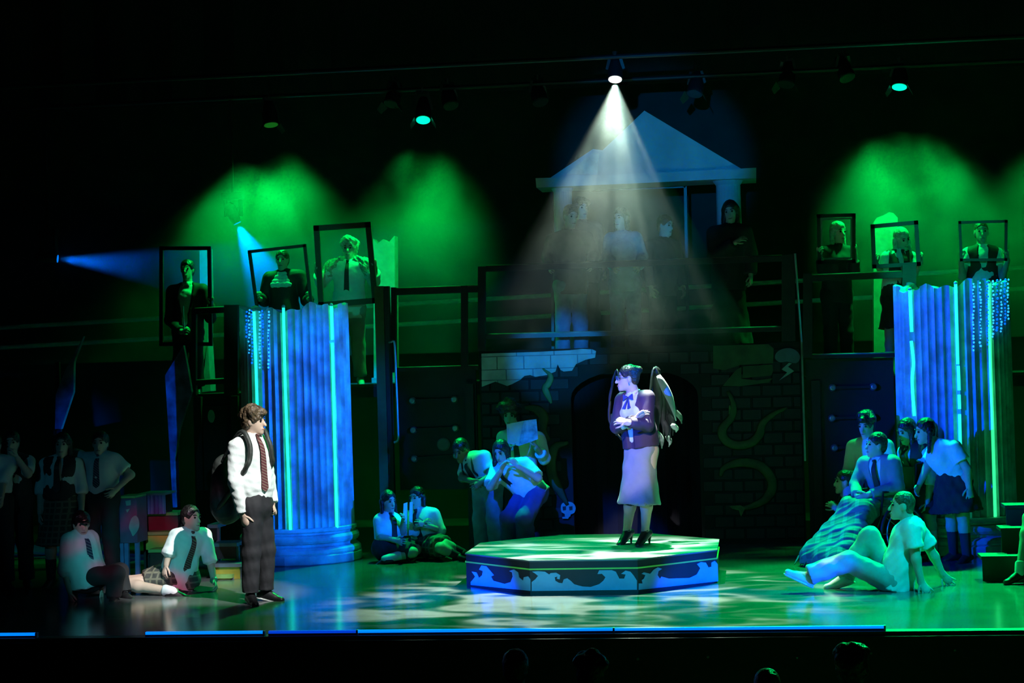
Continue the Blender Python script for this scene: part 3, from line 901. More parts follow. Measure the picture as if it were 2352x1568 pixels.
def par_lamp(c, aim, lens, label, pipe_z, s=1.0, doors=True):
    """a parcan hung from its pipe; c = middle of the lens"""
    c = np.asarray(c, float)
    d = np.asarray(aim, float) - c
    d /= np.linalg.norm(d)
    t = thing('stage_lamp', label, 'stage lamp', c - d * .15 * s, 'stage lamps on the pipes')
    MB().lathe(c, -d, [(.092 * s, -.02), (.095 * s, .0), (.092 * s, .1 * s), (.075 * s, .2 * s), (.05 * s, .28 * s), (.02, .3 * s)], 20).make('can', M_BLACKM, t, smooth=False)
    MB().lathe(c, d, [(.082 * s, .021), (.082 * s, .026)], 20).make('lens', lens, t)
    q = np.cross(d, V(0, 0, 1))
    q = q / np.linalg.norm(q) if np.linalg.norm(q) > .1 else V(1, 0, 0)
    m = c - d * .12 * s
    top = V(m[0], 7.2 if c[1] > 6 else 4.3, max(pipe_z - .03, m[2] + .15 * s))
    for sg in (-1, 1):
        MB().beam(m + q * sg * .105 * s, top + q * sg * .105 * s * .6, .03, .012).make('yoke_arm', M_BLACKM, t)
    MB().beam(top - q * .07, top + q * .07, .03, .03).make('yoke_bar', M_BLACKM, t)
    MB().lathe(top, (0, 0, 1), [(.02, 0), (.025, .02), (.03, .05)], 10).make('clamp', M_BLACKM, t)
    if doors:
        n2 = np.cross(d, q)
        for ax, ay, sgn in ((q, n2, 1), (q, n2, -1)):
            e = c + d * .02 + ax * sgn * .095 * s
            o_ = e + d * .09 * s + ax * sgn * .05 * s
            MB().plate([e - ay * .07 * s, e + ay * .07 * s, o_ + ay * .05 * s, o_ - ay * .05 * s], ax * sgn * .004).make('barn_door', M_BARN, t)
    return t


pz = PIPE_Z[7.2]
LG = [P(622, 283, 7.2), P(972, 272, 7.2), P(2066, 196, 7.2)]
par_lamp(LG[0], LG[0] + V(.15, -.2, -1), M_LENSD, 'green stage lamp farthest left with a dim lens', pz)
par_lamp(LG[1], LG[1] + V(.05, -.5, -1), M_LENSG, 'green stage lamp with a bright cyan lens and half-moon glow', pz)
par_lamp(LG[2], LG[2] + V(-.1, -.35, -1), M_LENSG, 'green stage lamp above the frame holders at the far side', pz)
par_lamp(WL, (.80, 2.35, 0), M_LENSW, 'brilliant white stage lamp throwing a rippled beam on the platform', PIPE_Z[4.3], .8, False)
for x, y, lab in ((900, 236, 'unlit stage lamp just left of the bright cyan one'), (1035, 240, 'unlit stage lamp just right of the bright cyan one'), (1241, 232, 'unlit stage lamp left of the white beam'),
                  (1596, 212, 'unlit stage lamp right of the white beam'), (1806, 190, 'unlit stage lamp midway between the white and far green lamps'), (1945, 176, 'unlit stage lamp next to the far green one')):
    c = P(x, y, 7.2)
    par_lamp(c, c + V(.3 if x % 2 else -.2, -.5, -1), M_OFF, lab, pz, 1.0, x % 2 == 0)
for (x, y, yy, aim, lab) in ((545, 512, 7.2, (.45, .1, -1.0), 'blue moving lamp above the tilted frame holder'), (132, 594, 7.2, (1.0, .2, -.12), 'blue moving lamp at the far side aimed across the stage')):
    c = P(x, y, yy)
    aim = np.array(aim) / np.linalg.norm(aim)
    t = thing('moving_lamp', lab, 'stage lamp', c - aim * .12, 'blue moving lamps')
    MB().lathe(c, -aim, [(.05, 0), (.055, .02), (.075, .12), (.07, .22), (.04, .26)], 18).make('head', M_BLACKM, t)
    MB().lathe(c, aim, [(.046, .001), (.046, .006)], 18).make('lens', M_LENSB, t)
    for sg in (-1, 1):
        MB().box(c[0] - aim[0] * .12 + sg * .09 - .012, c[0] - aim[0] * .12 + sg * .09 + .012, yy - .03, yy + .07, c[2] - aim[2] * .12 - .03, c[2] + .30).make('yoke_arm', M_BLACKM, t)
    MB().box(c[0] - aim[0] * .12 - .12, c[0] - aim[0] * .12 + .12, yy - .06, yy + .1, c[2] + .28, c[2] + .36).make('housing', M_BLACKM, t)
    MB().beam((c[0] - aim[0] * .12, yy, c[2] + .36), (c[0] - aim[0] * .12, yy, pz + .05), .03, .03).make('drop_pipe', M_BLACKM, t)
    spot('blue_moving_light', c + aim * .03, c + aim, (.0, .14, 1.0), 1000 if x > 300 else 420, 42 if x > 300 else 24, .3, .04)
# the green lamps' own light
spot('green_lamp_and_rim_light', LG[0] + V(0, 0, -.06), LG[0] + V(-.05, .1, -1), (.0, 1.0, .10), 400, 100, 1.0, .05)
spot('green_lamp_and_rim_light', LG[1] + V(0, 0, -.06), LG[1] + V(0, .1, -1), (.0, 1.0, .10), 380, 90, 1.0, .05)
spot('green_lamp_and_rim_light', LG[2] + V(0, 0, -.06), LG[2] + V(0, .1, -1), (.0, 1.0, .10), 420, 96, 1.0, .05)
spot('green_lamp_and_rim_light', P(2520, 190, 7.2), P(2500, 600, 7.4), (.0, 1.0, .10), 420, 96, 1.0, .05)

for k, tx, ty in ((0, 430, 640), (0, 650, 640), (1, 800, 620), (2, 1925, 580), (2, 2070, 590), (2, 2255, 590)):  # extra spots added beside the lamps to rim-light the frame holders
    c_ = LG[k] + V(0, -.2, -.08)
    spot('green_lamp_and_rim_light', c_, P(tx, ty, 6.75), (.0, 1.0, .12), 420, 30, .6, .05)

# ------------------------------------------------------------------ haze
def haze(name, mb, density, label, nscale=None, zfade=None, col=(1, 1, 1), xfade=None):
    m = bpy.data.materials.new(name + '_vapour')
    m.use_nodes = True
    nt = m.node_tree
    nt.nodes.remove(nt.nodes['Principled BSDF'])
    sc = nt.nodes.new('ShaderNodeVolumeScatter')
    sc.inputs['Color'].default_value = (*col, 1)
    sc.inputs['Density'].default_value = density
    sc.inputs['Anisotropy'].default_value = .15
    nt.links.new(sc.outputs[0], nt.nodes['Material Output'].inputs['Volume'])
    if nscale:
        tc = nt.nodes.new('ShaderNodeTexCoord')
        nz = nt.nodes.new('ShaderNodeTexNoise')
        nz.inputs['Scale'].default_value = nscale
        nz.inputs['Detail'].default_value = 2.0
        nt.links.new(tc.outputs['Object'], nz.inputs['Vector'])
        f = _ramp(nt, nz.outputs['Fac'], [(.37, (.08,) * 3), (.63, (1, 1, 1))])
        sp = nt.nodes.new('ShaderNodeSeparateXYZ')
        nt.links.new(tc.outputs['Object'], sp.inputs[0])
        ad = nt.nodes.new('ShaderNodeMath')          # the top of the fog bank billows
        ad.operation = 'MULTIPLY_ADD'
        nt.links.new(nz.outputs['Fac'], ad.inputs[0])
        ad.inputs[1].default_value = -.9
        nt.links.new(sp.outputs[2], ad.inputs[2])
        mr = nt.nodes.new('ShaderNodeMapRange')
        mr.interpolation_type = 'SMOOTHSTEP'
        mr.inputs['From Min'].default_value = zfade[0]
        mr.inputs['From Max'].default_value = zfade[1]
        mr.inputs['To Min'].default_value = 1
        mr.inputs['To Max'].default_value = .0
        lo = nt.nodes.new('ShaderNodeMapRange')
        lo.interpolation_type = 'SMOOTHSTEP'
        for nm_, v_ in (('From Min', zfade[2]), ('From Max', zfade[3]), ('To Min', .18), ('To Max', 1)):
            lo.inputs[nm_].default_value = v_
        nt.links.new(sp.outputs[2], lo.inputs['Value'])
        nt.links.new(ad.outputs[0], mr.inputs['Value'])
        a = nt.nodes.new('ShaderNodeMath')
        a.operation = 'MULTIPLY'
        c = nt.nodes.new('ShaderNodeMath')
        c.operation = 'MULTIPLY'
        nt.links.new(f, c.inputs[0])
        nt.links.new(lo.outputs[0], c.inputs[1])
        if xfade:
            xf = nt.nodes.new('ShaderNodeMapRange')
            xf.interpolation_type = 'SMOOTHSTEP'
            xf.inputs['From Min'].default_value, xf.inputs['From Max'].default_value = xfade
            nt.links.new(sp.outputs[0], xf.inputs['Value'])
            c2 = nt.nodes.new('ShaderNodeMath')
            c2.operation = 'MULTIPLY'
            nt.links.new(c.outputs[0], c2.inputs[0])
            nt.links.new(xf.outputs[0], c2.inputs[1])
            c = c2
        nt.links.new(c.outputs[0], a.inputs[0])
        nt.links.new(mr.outputs[0], a.inputs[1])
        b = nt.nodes.new('ShaderNodeMath')
        b.operation = 'MULTIPLY'
        nt.links.new(a.outputs[0], b.inputs[0])
        b.inputs[1].default_value = density
        nt.links.new(b.outputs[0], sc.inputs['Density'])
    else:
        m.cycles.homogeneous_volume = True
    o = mb.make(name, m)
    return finish(o, label, 'haze', None, 'stuff')


haze('haze', MB().box(-7.6, -.5, 6.75, 9.7, 2.2, 5.0), .40, 'green-lit fog bank drifting above the decks beside the strip-lit column', 1.15, (3.4, 4.05, 2.4, 3.6), xfade=(-.6, -1.6))
haze('haze', MB().box(2.75, 8.2, 6.75, 9.7, 2.2, 5.0), .40, 'green-lit fog bank above the frame holders near the edge column', 1.15, (3.4, 4.05, 2.4, 3.6), xfade=(2.8, 3.7))
WT = V(.80, 2.2, 0) - WL
WT /= np.linalg.norm(WT)
haze('haze', MB().lathe(WL, WT, [(.06, .09), (1.3, 2.75)], 24), .042, 'thin haze that shows the white beam under its lamp', .9, (9.0, 10.0, 2.2, 4.2))

# ================================================================== people
class Sdf:
    """smooth union of round bars and ellipsoids, meshed with surface nets"""

    def __init__(s):
        s.p = []

    def cap(s, a, b, ra, rb=None, k=.03, n=None, sq=1.0, fa=False, fb=False, op='+'):
        s.p.append(('c', np.asarray(a, float), np.asarray(b, float), ra, ra if rb is None else rb, k, n, sq, fa, fb, op))
        return s

    def ell(s, c, ax, rad, k=.02, op='+'):
        s.p.append(('e', np.asarray(c, float), np.asarray(ax, float), np.asarray(rad, float), k, op))
        return s

    def half(s, c, n):                    # keep the side of the plane away from n
        s.p.append(('h', np.asarray(c, float), np.asarray(n, float)))
        return s

    def mesh(s, h, fold=0.0, seed=0, fscale=1.0):
        lo, hi = np.full(3, 1e9), np.full(3, -1e9)
        bb = []
        for p in s.p:
            if p[0] == 'c':
                r = max(p[3], p[4])
                l_, h_ = np.minimum(p[1], p[2]) - r, np.maximum(p[1], p[2]) + r
                op = p[10]
            elif p[0] == 'e':
                r = p[3].max()
                l_, h_ = p[1] - r, p[1] + r
                op = p[5]
            else:
                bb.append(None)
                continue
            bb.append((l_, h_))
            if op == '+':
                lo, hi = np.minimum(lo, l_), np.maximum(hi, h_)
        lo, hi = lo - 3 * h, hi + 3 * h
        dim = np.ceil((hi - lo) / h).astype(int) + 1
        F = np.full(dim, .2, np.float32)
        gx = [(lo[i] + h * np.arange(dim[i])).astype(np.float32) for i in range(3)]
        for p, b in zip(s.p, bb):
            if p[0] == 'h':
                d = ((gx[0] - p[1][0]) * p[2][0])[:, None, None] + ((gx[1] - p[1][1]) * p[2][1])[None, :, None] + ((gx[2] - p[1][2]) * p[2][2])[None, None, :]
                F = np.maximum(F, d)
                continue
            k = p[5] if p[0] == 'c' else p[4]
            op = p[10] if p[0] == 'c' else p[5]
            i0 = np.maximum(0, np.floor((b[0] - lo - k - 2 * h) / h).astype(int))
            i1 = np.minimum(dim, np.ceil((b[1] - lo + k + 2 * h) / h).astype(int) + 1)
            if (i1 <= i0).any():
                continue
            sl = tuple(slice(i0[i], i1[i]) for i in range(3))
            X = gx[0][sl[0]][:, None, None]
            Y = gx[1][sl[1]][None, :, None]
            Z = gx[2][sl[2]][None, None, :]
            if p[0] == 'c':
                a, bq = p[1], p[2]
                ba = bq - a
                L2 = float(ba @ ba) + 1e-9
                px, py, pz_ = X - a[0], Y - a[1], Z - a[2]
                tr = (px * ba[0] + py * ba[1] + pz_ * ba[2]) / L2
                t = np.clip(tr, 0, 1)
                qx, qy, qz = px - t * ba[0], py - t * ba[1], pz_ - t * ba[2]
                if p[6] is not None:
                    n = p[6]
                    e = (qx * n[0] + qy * n[1] + qz * n[2]) * (1 / p[7] - 1)
                    qx, qy, qz = qx + e * n[0], qy + e * n[1], qz + e * n[2]
                d = np.sqrt(qx * qx + qy * qy + qz * qz) - (p[3] + (p[4] - p[3]) * t)
                L = math.sqrt(L2)
                if p[9]: d = np.maximum(d, (tr - 1) * L)
                if p[8]: d = np.maximum(d, -tr * L)
            else:
                c, ax, rad = p[1], p[2], p[3]
                px, py, pz_ = X - c[0], Y - c[1], Z - c[2]
                u = [(px * ax[i][0] + py * ax[i][1] + pz_ * ax[i][2]) / rad[i] for i in range(3)]
                q = np.sqrt(u[0] ** 2 + u[1] ** 2 + u[2] ** 2)
                d = (q - 1) * float(rad.min()) * (.5 + .5 * float(rad.mean() / rad.min()))
            A = F[sl]
            if op == '+':
                hh = np.maximum(k - np.abs(A - d), 0) / k
                F[sl] = np.minimum(A, d) - hh * hh * k * .25
            else:
                F[sl] = np.maximum(A, -d)
        # surface nets
        ins = F < 0
        c = [ins[i:dim[0] - 1 + i, j:dim[1] - 1 + j, l:dim[2] - 1 + l] for i in (0, 1) for j in (0, 1) for l in (0, 1)]
        allin = c[0] & c[1] & c[2] & c[3] & c[4] & c[5] & c[6] & c[7]
        anyin = c[0] | c[1] | c[2] | c[3] | c[4] | c[5] | c[6] | c[7]
        act = anyin & ~allin
        I = np.argwhere(act)
        if len(I) == 0:
            return np.zeros((0, 3)), []
        idx = np.full(act.shape, -1, np.int64)
        idx[act] = np.arange(len(I))
        acc, cnt = np.zeros((len(I), 3)), np.zeros(len(I))
        for ax in range(3):
            o = [a for a in range(3) if a != ax]
            for u in (0, 1):
                for v in (0, 1):
                    off = np.zeros(3, int)
                    off[o[0]], off[o[1]] = u, v
                    p0 = I + off
                    p1 = p0.copy()
                    p1[:, ax] += 1
                    f0, f1 = F[tuple(p0.T)], F[tuple(p1.T)]
                    m = (f0 < 0) != (f1 < 0)
                    t = f0[m] / (f0[m] - f1[m])
                    q = p0[m].astype(float)
                    q[:, ax] += t
                    acc[m] += q
                    cnt[m] += 1
        W = lo + h * acc / np.maximum(cnt, 1)[:, None]
        quads = []
        for ax in range(3):
            o = [(ax + 1) % 3, (ax + 2) % 3]
            a = [slice(1, -1)] * 3
            a[ax] = slice(0, dim[ax] - 1)
            b_ = list(a)
            b_[ax] = slice(1, dim[ax])
            s0, s1 = ins[tuple(a)], ins[tuple(b_)]
            E = np.argwhere(s0 != s1)
            flip = s0[tuple(E.T)]
            for i in o: E[:, i] += 1
            def cell(du, dv):
                q = E.copy()
                q[:, o[0]] -= du
                q[:, o[1]] -= dv
                return idx[tuple(q.T)]
            Q = np.stack([cell(1, 1), cell(0, 1), cell(0, 0), cell(1, 0)], 1)
            Q[~flip] = Q[~flip][:, ::-1]
            quads.append(Q)
        Q = np.concatenate(quads)
        if fold:
            g = np.stack([F[tuple((I + np.eye(3, dtype=int)[a]).T)] - F[tuple(I.T)] for a in range(3)], 1)
            g /= np.linalg.norm(g, axis=1)[:, None] + 1e-9
            rs_ = np.random.RandomState(seed)
            dsp = np.zeros(len(W))
            for j in range(7):
                k = rs_.normal(size=3) * (16 + 9 * j) * fscale * V(1, 1, .75)
                dsp += np.sin(W @ k + rs_.uniform(0, 6.3)) / (1 + .45 * j)
            W = W + g * (np.sign(dsp) * np.abs(dsp) ** .8 * fold / 2.2)[:, None]
        return W, Q


def put(name, vf, m, parent, smooth=True):
    W, Q = vf
    me = bpy.data.meshes.new(name)
    base = world_loc(parent) if parent is not None else V(0, 0, 0)
    W = np.asarray(W, float) - base
    Q = np.asarray(Q, int)
    me.vertices.add(len(W))
    me.vertices.foreach_set('co', W.astype(np.float32).ravel())
    me.loops.add(len(Q) * 4)
    me.loops.foreach_set('vertex_index', Q.ravel().astype(np.int32))
    me.polygons.add(len(Q))
    me.polygons.foreach_set('loop_start', np.arange(0, len(Q) * 4, 4, dtype=np.int32))
    me.polygons.foreach_set('loop_total', np.full(len(Q), 4, dtype=np.int32))
    me.update(calc_edges=True)
    me.validate()
    me.polygons.foreach_set('use_smooth', [smooth] * len(me.polygons))
    me.materials.append(m)
    o = bpy.data.objects.new(name, me)
    COL.objects.link(o)
    o.parent = parent
    return o


M_SKIN = mat('skin', (.62, .42, .33), .55, var=.06)
M_SKIN2 = mat('deep_skin', (.26, .15, .10), .5, var=.06)
M_SHIRT = mat('white_cotton', (.78, .79, .78), .85, var=.04, bump=.25, bscale=18)
M_BLOUSE = mat('cream_blouse', (.8, .79, .76), .8, var=.04, bump=.2, bscale=20)
M_TROUS = mat('charcoal_trousers', (.016, .014, .018), .8, var=.2, bump=.2, bscale=18)
M_BTROUS = mat('black_trousers', (.015, .015, .017), .85)
M_JEANS = mat('blue_jeans', (.22, .27, .38), .85, var=.2, bump=.2, bscale=20)
M_KHAKI = mat('grey_chinos', (.34, .35, .34), .8, var=.08, bump=.2, bscale=16)
M_PURP = mat('violet_trousers', (.09, .07, .24), .8, var=.12, bump=.2, bscale=16)
M_SKIRT = mat('grey_wool_skirt', (.27, .27, .28), .8, var=.06, bump=.15, bscale=22)
M_BSKIRT = mat('black_skirt', (.018, .018, .02), .85)
M_PLAID = mat_stripes('plaid_wool', (.05, .045, .04), (.16, .14, .1), 5.5, (0, 0, .2), .78, True)
M_BLANKET = mat_stripes('plaid_blanket', (.10, .10, .14), (.15, .16, .21), 2.3, (0, .15, .3), .72, True)
M_SUIT = mat('grey_suit', (.24, .25, .28), .75, var=.08, bump=.15, bscale=18)
M_BSUIT = mat('black_suit', (.014, .014, .018), .75)
M_BLAZER = mat('plum_blazer', (.05, .022, .055), .7, var=.12)
M_TIER = mat_stripes('red_striped_tie', (.10, .018, .025), (.22, .16, .12), 16, (0, .9, 0), .8)
M_TIEB = mat_stripes('blue_striped_tie', (.02, .03, .08), (.2, .22, .26), 16, (0, .9, 0), .82)
M_TIEK = mat('black_tie', (.012, .012, .016), .6)
M_HAIR = mat('dark_brown_hair', (.03, .02, .014), .45, var=.5, nscale=30, bump=.7, bscale=45)
M_HAIRB = mat('brown_hair', (.10, .062, .035), .45, var=.5, nscale=30, bump=.7, bscale=45)
M_HAIRK = mat('black_hair', (.012, .01, .01), .4, var=.4, nscale=30, bump=.6, bscale=45)
M_BLOND = mat('pale_curly_wig', (.5, .46, .36), .6, var=.3, nscale=25, bump=.9, bscale=40)
M_LIP = mat('lip', (.36, .13, .12), .5)
M_EYE = mat('dark_eye', (.03, .02, .02), .2)
M_SHOEK = mat('black_shoe', (.014, .014, .015), .4)
M_SHOEW = mat('white_sneaker', (.74, .75, .74), .6)
M_SOLE = mat('white_sole', (.7, .7, .68), .6)
M_SOCK = mat('white_sock', (.7, .72, .72), .85)
M_SOCKK = mat('dark_sock', (.02, .02, .03), .85)
M_HOOD = mat('dark_hoodie', (.07, .06, .06), .9)
M_SWEAT = mat('pale_blue_sweater', (.32, .38, .45), .9, bump=.3, bscale=30)
M_BELT = mat('belt_leather', (.01, .01, .01), .35)
M_BOW = mat('blue_bow', (.04, .05, .22), .6)


def unit(v):
    v = np.asarray(v, float)
    return v / (np.linalg.norm(v) + 1e-9)


def fingers(wr, d, n, side, s=1.0, curl=.45, spread=.12, thumb=.6):
    """five jointed finger tubes: d = along the hand, n = out of the back of the hand, side = towards the thumb"""
    mb = MB()
    for i, (off, ln) in enumerate(((.030, .070), (.010, .078), (-.011, .072), (-.030, .056))):
        ang = spread * (1.5 - i)
        b = wr + d * (.078 * s - .006 * abs(i - 1.2) * s) + side * off * s
        dd = unit(d * math.cos(ang) + side * math.sin(ang))
        pts, p, c = [b - dd * .015], b, 0.0
        pts.append(p)
        for k, fr in enumerate((.45, .32, .26)):
            c += curl * (1.0 if k else .7)
            p = p + (dd * math.cos(c) - n * math.sin(c)) * ln * fr * s
            pts.append(p)
        mb.tube(pts, [.0088 * s, .0092 * s, .0086 * s, .0078 * s, .0055 * s], 6)
    b = wr + d * .028 * s + side * .028 * s
    dd = unit(d * .62 + side * .75 - n * .25)
    p1 = b + dd * .036 * s
    p2 = p1 + unit(dd * (1 - thumb * .4) + d * thumb - n * .25 * thumb) * .030 * s
    p3 = p2 + unit(dd * .4 + d * thumb - n * .4 * thumb) * .022 * s
    mb.tube([b - dd * .01, b, p1, p2, p3], [.012 * s, .0125 * s, .0105 * s, .0095 * s, .006 * s], 6)
    return mb


def person(label, Y, face=0, head=None, hface=None, hpitch=0, htilt=0, neck=None, pelvis=None, z0=0.0, s=1.0, female=False, skin=None, h=.0135,
           shR=None, shL=None, elR=None, elL=None, wrR=None, wrL=None, hipR=None, hipL=None, knR=None, knL=None, anR=None, anL=None, toR=None, toL=None,
           handR=None, handL=None, curlR=.45, curlL=.45, hair=('short', None), top=None, bottom=None, shoes=None, socks=None, tie=None, vest=None, extras=None, group='performers on the stage', spreadR=.12, spreadL=.12, fold=.006):
    """joints are photo pixels (x, y[, dY]) at stage depth Y, or world points as numpy arrays"""
    def J(q):
        if q is None: return None
        if isinstance(q, np.ndarray): return q
        return P(q[0], q[1], Y + (q[2] if len(q) > 2 else 0))
    skin = skin or M_SKIN
    a = math.radians(face)
    f0, r0 = V(math.sin(a), -math.cos(a), 0), V(-math.cos(a), -math.sin(a), 0)
    head, neck, pelvis = J(head), J(neck), J(pelvis)
    ha = math.radians(face if hface is None else hface)
    hf, hr = V(math.sin(ha), -math.cos(ha), 0), V(-math.cos(ha), -math.sin(ha), 0)
    hp = math.radians(hpitch)
    hu = V(0, 0, 1) * math.cos(hp) + hf * math.sin(hp)
    hf = unit(hf * math.cos(hp) - V(0, 0, 1) * math.sin(hp))
    ht = math.radians(htilt)
    hu, hr = hu * math.cos(ht) + hr * math.sin(ht), hr * math.cos(ht) - hu * math.sin(ht)
    up = unit(neck - pelvis)
    sw = (.165 if female else .185) * s
    sR = J(shR) if shR is not None else neck - up * .055 * s + r0 * sw
    sL = J(shL) if shL is not None else neck - up * .055 * s - r0 * sw
    rt = unit(sR - sL)
    fw = unit(np.cross(V(0, 0, 1) if abs(up[2]) > .5 else up, rt))
    fw = unit(np.cross(up, rt))
    if fw @ f0 < 0: fw = -fw
    hw = .092 * s
    hR = J(hipR) if hipR is not None else pelvis + r0 * hw
    hL = J(hipL) if hipL is not None else pelvis - r0 * hw
    def dflt(v, alt): return J(v) if v is not None else alt
    eR = dflt(elR, sR + V(0, 0, -.27 * s) + r0 * .05 * s)
    eL = dflt(elL, sL + V(0, 0, -.27 * s) - r0 * .05 * s)
    wR = dflt(wrR, eR + V(0, 0, -.24 * s) + f0 * .06 * s)
    wL = dflt(wrL, eL + V(0, 0, -.24 * s) + f0 * .06 * s)
    aR = dflt(anR, V(hR[0], hR[1], z0 + .075 * s) + r0 * .02)
    aL = dflt(anL, V(hL[0], hL[1], z0 + .075 * s) - r0 * .02)
    kR = dflt(knR, hR * .5 + aR * .5 + f0 * .02)
    kL = dflt(knL, hL * .5 + aL * .5 + f0 * .02)
    tR = dflt(toR, V(aR[0], aR[1], z0 + .03) + (f0 * .9 + r0 * .3) * .15 * s)
    tL = dflt(toL, V(aL[0], aL[1], z0 + .03) + (f0 * .9 - r0 * .3) * .15 * s)
    # hands
    def hand(wv, ev, given):
        d = unit(wv - ev) if given is None else unit(J(given) - wv) if not isinstance(given, tuple) or len(given) < 4 else unit(np.array(given[:3]))
        return d
    dR, dL = hand(wR, eR, handR), hand(wL, eL, handL)
    def frame(d, out):
        n = out - d * (out @ d)
        n = unit(n)
        return n, np.cross(n, d)
    nR, cR = frame(dR, r0 + V(0, -.3, .25))
    nL, cL = frame(dL, -r0 + V(0, -.3, .25))
    cR = cR if cR @ (f0 + V(0, 0, .5)) > 0 else -cR
    cL = cL if cL @ (f0 + V(0, 0, .5)) > 0 else -cL

    waist = pelvis + up * .14 * s
    chest = pelvis + (neck - pelvis) * .68

    def torso(S, e=0.0, waistf=1.0, pel=True):
        k = .05
        wr_ = (.118 if female else .13) * s * waistf + e
        cr_ = (.14 if female else .158) * s + e
        if pel:
            S.cap(hR * .85 + hL * .15, hL * .85 + hR * .15, .105 * s + e, k=k, n=fw, sq=.95)
        S.cap(pelvis + up * .04, waist, (.145 if female else .142) * s + e, wr_, k=k, n=fw, sq=.76)
        S.cap(waist, chest, wr_, cr_, k=k, n=fw, sq=.72)
        S.cap(sR * .78 + sL * .22 - up * .035, sL * .78 + sR * .22 - up * .035, .07 * s + e * .8, k=k, n=fw, sq=.95)
        S.cap(neck - up * .025, sR * .85 + neck * .15 - up * .01, .045 * s + e * .6, .046 * s + e * .7, k=k)
        S.cap(neck - up * .025, sL * .85 + neck * .15 - up * .01, .045 * s + e * .6, .046 * s + e * .7, k=k)
        if female:
            for q in (1, -1):
                S.ell(chest - up * .0 + fw * .075 * s + rt * q * .062 * s, [rt, fw, up], V(.058, .05, .06) * s + e * .6, .06)

    def arm(S, sh, el, wr, e=0.0, t=2.0, cuff=0.0):
        S.cap(sh - up * .012, sh + (el - sh) * min(1, t), .05 * s + e * .85, (.042 - .0 * t) * s + e + (cuff if t <= 1 else 0), k=.03, fb=t < 1)
        if t > 1:
            tt = t - 1
            S.cap(el, el + (wr - el) * tt, .042 * s + e, (.042 - .013 * tt) * s + e + cuff, k=.025, fb=e > 0)

    def leg(S, hp_, kn, an, e=0.0, t=2.0, flare=0.0):
        S.cap(hp_, hp_ + (kn - hp_) * min(1, t), .088 * s + e, (.088 - .028 * min(1, t)) * s + e + flare * .4, k=.04, fb=t < 1)
        if t > 1:
            tt = t - 1
            if e == 0:
                mid = kn + (an - kn) * .3 - unit(np.cross(np.cross(an - kn, f0), an - kn)) * .0
                S.cap(kn, mid, .056 * s, .056 * s, k=.03)
                S.cap(mid, an, .056 * s, .036 * s, k=.03)
            else:
                S.cap(kn, kn + (an - kn) * tt, .062 * s + e + flare * .4, .05 * s + e + flare, k=.03, fb=True)

    base = (aR + aL) / 2
    root = thing('person', label, 'person', V(base[0], base[1], z0), group)
    # ---- body
    S = Sdf()
    S.ell(head - hf * .012 + hu * .028, [hr, hf, hu], V(.074, .092, .092) * s, .02)
    S.ell(head + hf * .028 - hu * .05, [hr, hf, hu], V(.053, .058, .066) * s, .04)
    S.ell(head + hf * .072 - hu * .098, [hr, hf, hu], V(.026, .022, .02) * s, .03)
    S.cap(head + hf * .084 * s + hu * .008, head + hf * .108 * s - hu * .03 * s, .010 * s, .0155 * s, k=.015)
    S.ell(head + hf * .085 * s - hu * .066 * s, [hr, hf, hu], V(.026, .014, .012) * s, .015)
    for q in (1, -1):
        S.ell(head + hr * q * .074 * s - hf * .008 - hu * .004, [hr, hf, hu], V(.012, .02, .033) * s, .012)
        S.ell(head + hr * q * .034 * s + hf * .094 * s + hu * .012 * s, [hr, hf, hu], V(.019, .016, .012) * s, .01, '-')
    S.cap(neck - up * .01, head - hf * .02 - hu * .03, .056 * s, .052 * s, k=.03)
    torso(S)
    arm(S, sR, eR, wR)
    arm(S, sL, eL, wL)
    for wv, d, n in ((wR, dR, nR), (wL, dL, nL)):
        S.cap(wv - d * .01, wv + d * .075 * s, .033 * s, .042 * s, k=.02, n=n, sq=.42)
    leg(S, hR, kR, aR)
    leg(S, hL, kL, aL)
    for an, to in ((aR, tR), (aL, tL)):
        if shoes:                          # inside the shoe
            fd = unit(to - an)
            uq = unit(np.cross(np.cross(fd, V(0, 0, 1)), fd)) if abs(fd[2]) < .9 else f0
            S.cap(an, an + fd * .07 * s - uq * .04 * s, .034 * s, .02 * s, k=.02)
        else:
            S.cap(an, an + (to - an) * .75, .036 * s, .03 * s, k=.03)
            S.cap(an, an - unit(to - an) * .03 - V(0, 0, .03), .034 * s, .03 * s, k=.03)
    W, Q = S.mesh(h)
    fR = fingers(wR, dR, nR, cR, s, curlR, spreadR)
    fL = fingers(wL, dL, nL, cL, s, curlL, spreadL)
    body = put('body', (W, Q), skin, root)
    bm = bmesh.new()
    bm.from_mesh(body.data)
    bl = world_loc(root)
    for mb in (fR, fL):
        vv = [bm.verts.new(np.array(v) - bl) for v in mb.v]
        for fc in mb.f:
            q = bm.faces.new([vv[i] for i in fc])
            q.smooth = True
    bm.to_mesh(body.data)
    bm.free()
    # ---- face
    for q in (1, -1):
        MB().ball(head + hr * q * .033 * s + hf * .080 * s + hu * .012 * s, .0115 * s, 8, 6).make('eye', M_EYE, root, smooth=True)
        MB().tube([head + hr * q * .016 * s + hf * .088 * s + hu * .034 * s, head + hr * q * .034 * s + hf * .086 * s + hu * .039 * s, head + hr * q * .053 * s + hf * .074 * s + hu * .033 * s], [.004, .005, .003], 5).make('eyebrow', M_HAIR, root)
    MB().tube([head - hr * .024 * s + hf * .088 * s - hu * .066 * s, head + hf * .0985 * s - hu * .066 * s, head + hr * .024 * s + hf * .088 * s - hu * .066 * s], [.003, .0065, .003], 6).make('mouth', M_LIP, root)
    # ---- hair
    st, hm = hair
    hm = hm or M_HAIR
